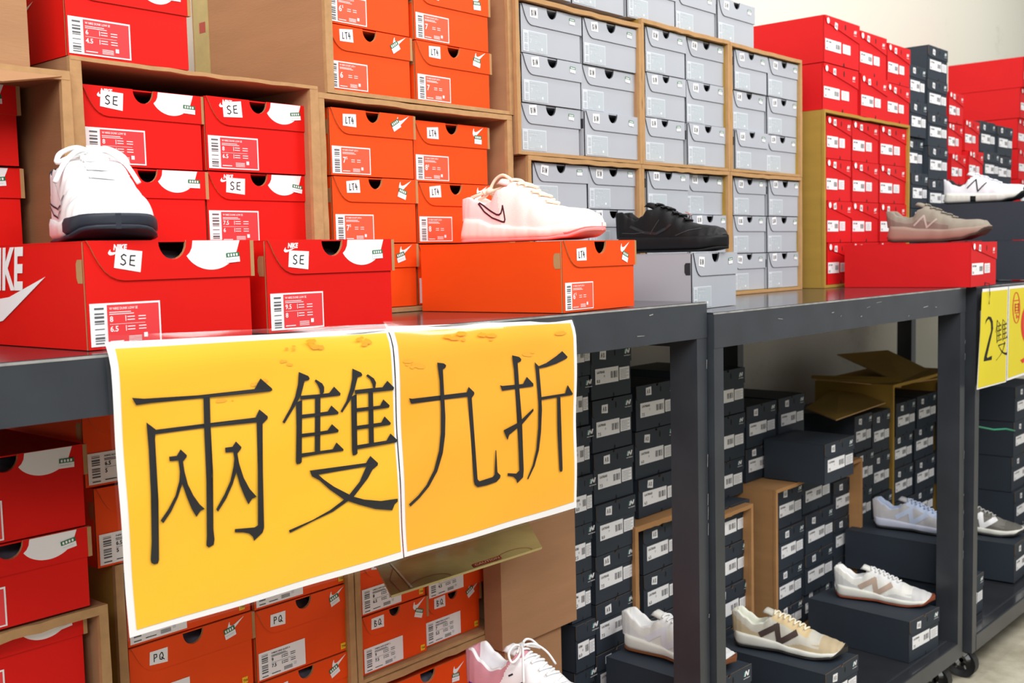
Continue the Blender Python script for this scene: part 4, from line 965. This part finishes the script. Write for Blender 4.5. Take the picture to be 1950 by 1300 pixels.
# pale pink sneaker
PNK = mat('pale_pink_knit', (255, 238, 234), .7, .2, .03, 60, .4, 500); PK2 = mat('rose_knit', (250, 214, 214), .7, .2, .03, 60, .4, 500); PSO = mat('pink_foam', (255, 240, 236), .5, .3); CRL = mat('coral_rubber', (246, 150, 150), .5, .3)
CRM = mat('cream_lace', (250, 228, 206), .8, .2, 0, 20, .4, 500); MAR = mat('maroon_outline', (70, 24, 40), .6, .3)
s2 = Shoe(.296, hs=.98, flare=.014, lean=.004, C=[(0, .083), (.06, .082), (.14, .074), (.20, .068), (.24, .072), (.30, .092), (.36, .104), (.4, .1)],
          M=[(0, .040), (.15, .038), (.3, .026), (.5, .020), (.7, .017), (.88, .020), (1, .024)], T=[(0, .082), (.04, .082), (.1, .078), (.30, .108), (.36, .110), (.46, .100), (.58, .080), (.68, .062), (.78, .057), (.88, .054), (.95, .046), (1, .028)])
def up_pink(t, a, s):
    if s.open(t) > .5 and a < .42: return PNK
    return PK2 if t < .36 - .1 * (1 - a) and a > .42 else PNK
o2 = s2.build('pale pink knit sneaker with maroon outlined check on orange box', (1.560, 1.452, T1 + .1265), -math.pi / 2 + .06, dict(upper=up_pink, mid=lambda t, j: CRL if t > .86 and j in (0, 6) else PSO, out=CRL, tongue=PNK, lace=CRM, ridged=1), lace_r=.0030, bow=False)
Q = [(385, 430), (400, 420), (560, 520), (660, 575), (695, 580), (722, 558), (734, 500), (736, 470), (760, 560), (776, 640), (768, 670), (740, 666), (600, 612), (480, 530), (385, 430)]
s2.mark(o2, 'check_outline', [[((x - 120) / 1700, (905 - y) / 740 * .108) for x, y in Q]], .0030, MAR)
a = MB(); Lp = .296
for P in ([(.38, 0, .106), (.32, .002, .119), (.26, .004, .125), (.205, .003, .117), (.165, 0, .098)], [(.38, .004, .104), (.27, .002, .101), (.165, 0, .095)], [(.165, 0, .096), (.10, -.010, .090), (.03, -.006, .086)], [(.165, 0, .096), (.11, .008, .088), (.05, .010, .082)]):
    a.tube(smooth([(p[0] * Lp, p[1], p[2]) for p in P]), .0030, CRM, 8)
a.tube([(.135 * Lp, -.008, .092), (.16 * Lp, 0, .097), (.19 * Lp, .008, .093)], .0062, CRM, 8); a.tube([(.15 * Lp, .010, .094), (.165 * Lp, 0, .099), (.185 * Lp, -.010, .094)], .0055, CRM, 8)
link('knotted_lace', a.mesh('knot'), o2)
# black sneaker
BLK = mat('black_leather', (13, 13, 15), .5, .25, .1, 40, .3, 250); BLS = mat('black_rubber', (14, 14, 17), .55, .25)
s3 = Shoe(.258, hs=1.02, W=[(a, b * 1.06) for a, b in BASE['W']], C=[(0, .100), (.06, .098), (.14, .084), (.20, .076), (.26, .086), (.32, .104), (.4, .108)], M=[(0, .036), (.3, .034), (.6, .032), (1, .034)],
          T=[(0, .099), (.04, .099), (.1, .092), (.28, .114), (.34, .116), (.46, .104), (.58, .086), (.68, .070), (.78, .064), (.88, .061), (.95, .056), (1, .040)], B=[(0, .002), (.06, 0), (.8, 0), (1, .006)])
o3 = s3.build('all black leather sneaker with chunky sole on pale grey box', (2.082, 1.465, T2 + .1205), -math.pi / 2 + .10, dict(upper=flat(BLK), mid=lambda t, j: BLS, out=BLS, tongue=BLK, lace=BLK), lace_r=.0030, bow=False)
s3.mark(o3, 'check_emblem', [[(.16, .066), (.3, .050), (.42, .046), (.52, .058), (.56, .068)]], .006, mat('black_gloss', (30, 30, 33), .25, .5))
s3.mark(o3, 'stitching', [[(.62, .040), (.74, .052), (.84, .056)], [(.36, .045), (.44, .08)], [(.08, .05), (.2, .048), (.3, .05)]], .0012, mat('black_thread', (60, 60, 62), .8))
a = MB(); a.box((-.008, -.004, 0), (.008, .004, .002), mat('silver_tag', (200, 200, 205), .2, .5, metal=.8)); link('lace_tag', a.mesh('tag'), o3, (.62 * .285, -.012, .083), (0, .5, 0))
# grey brown running shoe
GB = mat('grey_brown_knit', (138, 130, 118), .85, .2, .08, 30, .5, 400); GB2 = mat('taupe_knit', (126, 108, 100), .85, .2, .08, 30, .5, 400); GSO = mat('taupe_foam', (150, 128, 116), .7, .3, .05, 30); BRN = mat('dark_brown_rubber', (58, 42, 36), .7, .3)
s4 = Shoe(.292, hs=.98, flare=.008, lean=.012, M=[(0, .046), (.15, .044), (.35, .036), (.6, .032), (.85, .036), (1, .040)], B=[(0, .008), (.08, .001), (.55, 0), (.75, .004), (.9, .016), (1, .032)],
          C=[(0, .098), (.05, .094), (.12, .078), (.20, .070), (.26, .074), (.32, .094), (.4, .1)], T=[(0, .097), (.04, .097), (.1, .085), (.28, .116), (.34, .114), (.46, .098), (.58, .080), (.68, .068), (.78, .064), (.88, .064), (.95, .060), (1, .046)])
NM = [(.29, .050), (.385, .078), (.42, .043), (.515, .066)]
o4 = s4.build('grey-brown knit running shoe with thick sole on deep red box', (3.335, 1.335, T2 + .1305), -math.pi / 2 + .02, dict(upper=lambda t, a, s: GB2 if a > .72 and t < .65 else GB, mid=lambda t, j: GSO, out=BRN, tongue=GB, lace=GB), lace_r=.0025, bow=False, toe_wrap=.5)
s4.mark(o4, 'letter_outline', [[(x, z) for x, z in NM]], .0055, mat('taupe_trim', (176, 160, 152), .6))
# white trail shoe
TRW = mat('white_mesh', (232, 234, 240), .7, .3, .05, 60, .5, 500); FOM = mat('cream_foam', (226, 226, 218), .6, .3, .05, 50, .4, 100); BKR = mat('black_lug_rubber', (26, 30, 32), .7, .3)
s5 = Shoe(.276, hs=.96, flare=.008, lean=.008, M=[(0, .036), (.2, .032), (.45, .028), (.7, .026), (.88, .030), (1, .036)], B=[(0, .006), (.06, 0), (.7, 0), (.85, .008), (1, .030)],
          C=[(0, .092), (.05, .092), (.12, .074), (.20, .066), (.26, .074), (.32, .096), (.4, .1)], T=[(0, .097), (.04, .097), (.1, .085), (.28, .112), (.34, .112), (.46, .098), (.58, .082), (.68, .070), (.78, .066), (.88, .064), (.95, .060), (1, .044)])
def up_trail(t, a, s):
    if s.open(t) > .5 and a < .46: return BKR
    if t > .96 and a > .3: return BKR
    return TRW
o5 = s5.build('white trail running shoe with black letter, highest shoe at right', (4.045, 1.415, T2 + .1325 + .1325), -math.pi / 2 + .02, dict(upper=up_trail, mid=lambda t, j: BKR if .33 < t < .42 and j in (0, 1) else FOM, out=BKR, tongue=TRW, lace=TRW, ridged=1), lace_r=.0028, bow=False, toe_wrap=.9)
s5.mark(o5, 'letter_outline', [[(.30, .056), (.40, .086), (.43, .042), (.53, .072)]], .0045, BKR)
# retro runners on the lower shelf
def retro(label, heel, yaw, L, main, panel, trim, sole, gum, nm, lace, lining, **kw):
    s = Shoe(L, hs=kw.get('hs', .92), lean=.008, W=[(a, b * .93) for a, b in BASE['W']], M=kw.get('M', [(0, .036), (.2, .032), (.4, .026), (.55, .018), (.8, .015), (.92, .018), (1, .028)]), B=[(0, .008), (.07, .001), (.45, .003), (.6, 0), (.75, 0), (.9, .006), (1, .020)],
             C=[(0, .100), (.05, .099), (.12, .084), (.20, .068), (.28, .074), (.36, .094), (.4, .1)], T=[(0, .097), (.04, .097), (.1, .085), (.28, .104), (.34, .106), (.46, .094), (.58, .078), (.68, .064), (.78, .053), (.88, .046), (.95, .040), (1, .030)], ridge=.7)
    def up(t, a, s):
        if s.open(t) > .5 and a < .47: return lining
        u = 1 - a
        if t < .30 and u < .42 - t * .9: return panel
        if t > .50 and u < (t - .46) * 1.5: 
            if .66 < t < .80 and .28 < u < .40: return main
            return panel
        if t > .80: return panel
        if .36 < t < .70 and u > .62: return trim
        return main
    o = s.build(label, heel, yaw, dict(upper=up, mid=lambda t, j: sole, out=gum, tongue=main, lace=lace), lace_r=.0026, bow=False, toe_wrap=kw.get('tw', 1.0), nl=7)
    sc = kw.get('nsc', 1.0)
    nx = kw.get('nx', 0)
    s.mark(o, 'letter_patch', [[(.26 + nx, .040), (.435 + nx, .071)], [(.412 + nx, .074), (.447 + nx, .024)], [(.425 + nx, .026), (.60 + nx, .060)]], .0145 * sc, nm, off=.0018)
    return o
SH1 = SH + H_ + .0018
WS = mat('white_suede', (226, 226, 226), .85, .2, .04, 50, .3, 400); WM = mat('cream_mesh', (232, 232, 226), .8, .2, .03, 60, .5, 500); OFS = mat('off_white_foam', (236, 236, 228), .6, .3)
GUM = mat('brown_gum', (120, 70, 40), .6, .3); LVS = mat('lilac_white', (226, 226, 234), .7, .2)
retro('plain white retro sneaker left of the first steel post', (2.085, 1.468, SH + .2375), -math.pi / 2 + .06, .275, WM, WS, WS, OFS, GUM, LVS, LCE, LCE)
BSU = mat('beige_suede', (196, 178, 146), .85, .2, .05, 50, .3, 400); BM = mat('greige_mesh', (206, 202, 190), .8, .2, .03, 60, .5, 500); DBR = mat('dark_brown_patch', (78, 64, 60), .7, .2)
retro('beige retro sneaker with dark brown letter on lower shelf', (2.545, 1.438, SH1), -math.pi / 2 + .20, .288, BM, BSU, mat('sand_suede', (214, 192, 150), .85, .2, .05, 50), OFS, mat('black_gum', (30, 26, 26), .6), DBR, mat('cream_cord', (248, 240, 214), .8), mat('ivory_lining', (236, 238, 226), .8, .2, .05, 40, .3, 200))
TAN = mat('tan_patch', (186, 164, 148), .7, .2); GM2 = mat('red_gum', (134, 66, 42), .6, .3)
retro('off-white retro sneaker with tan letter and reddish toe', (3.085, 1.398, SH1), -math.pi / 2 + .22, .275, WM, mat('light_grey_suede', (208, 208, 208), .85, .2, .05, 50, .3, 400), WS, OFS, GM2, TAN, LCE, LCE)
BLU = mat('powder_blue', (200, 214, 240), .7, .2); GS = mat('pale_grey_suede', (200, 198, 202), .85, .2, .05, 50, .3, 400)
MT = [(0, .030), (.2, .028), (.45, .022), (.6, .020), (.8, .018), (1, .026)]
retro('pale grey retro sneaker with powder blue trim behind the post', (3.455, 1.432, SH + .252), -math.pi / 2 + .12, .285, GS, GS, BLU, mat('blue_white_foam', (214, 220, 240), .6), mat('dark_gum', (40, 40, 40), .6), BLU, BLU, BLU, M=MT, tw=.3)
DGS = mat('dark_grey_suede', (104, 102, 96), .85, .2, .05, 50, .3, 400); DGM = mat('mid_grey_mesh', (122, 120, 114), .85, .2, .05, 50)
retro('dark grey retro sneaker with bright white letter at right', (3.985, 1.415, SH + .1365), -math.pi / 2 + .16, .285, DGM, DGS, DGS, OFS, mat('dark_gum', (40, 40, 40), .6), WHT, mat('grey_cord', (190, 190, 186), .8), DGM, M=MT, tw=.6, nx=.10, nsc=1.15)
# pink and white sneaker at the bottom edge, standing on a box
pz_ = aty(905, 1238, 1.36); hz = pz_.z - .098
MAU = mat('mauve_mesh', (214, 150, 164), .7, .3, .06, 40, .4, 400); PUR = mat('purple_rubber', (110, 20, 140), .5, .3)
s7 = Shoe(.29, hs=1.0, lean=.006, C=[(0, .104), (.05, .102), (.12, .084), (.20, .072), (.28, .080), (.36, .098), (.4, .1)], M=[(0, .040), (.3, .034), (.6, .026), (1, .03)])
hx_ = aty(904, 1300, 1.375)
o7 = s7.build('pink and white sneaker with purple sole edge at the bottom', (hx_.x, 1.375, hz), -math.pi / 2 + .10, dict(upper=lambda t, a, s: LEA if (s.open(t) > .5 and a < .46) or t > .34 - .2 * (a - .5) else MAU, mid=lambda t, j: PUR if t < .4 and j in (2, 3, 4, 5) else LEA, out=LEA, tongue=LEA, lace=LCE), lace_r=.0024, bow=True)
s7.mark(o7, 'eyelet_marks', [[(.36, .074), (.385, .078)], [(.44, .064), (.465, .068)], [(.52, .054), (.545, .058)]], .003, NVY)
bx_ = hz - SH; nb = 3
for i in range(nb):
    shoebox('orange', f'orange shoe box, {ORD[nb - 1 - i]} in pile under the pink and white sneaker', hx_.x - .105, 1.075, SH + bx_ / nb * i, .21, bx_ / nb - .0022, .32, 0, 'PQ', ('8', '6.5'), 'white', og2, 'WMNS NIKE QUEST 5')
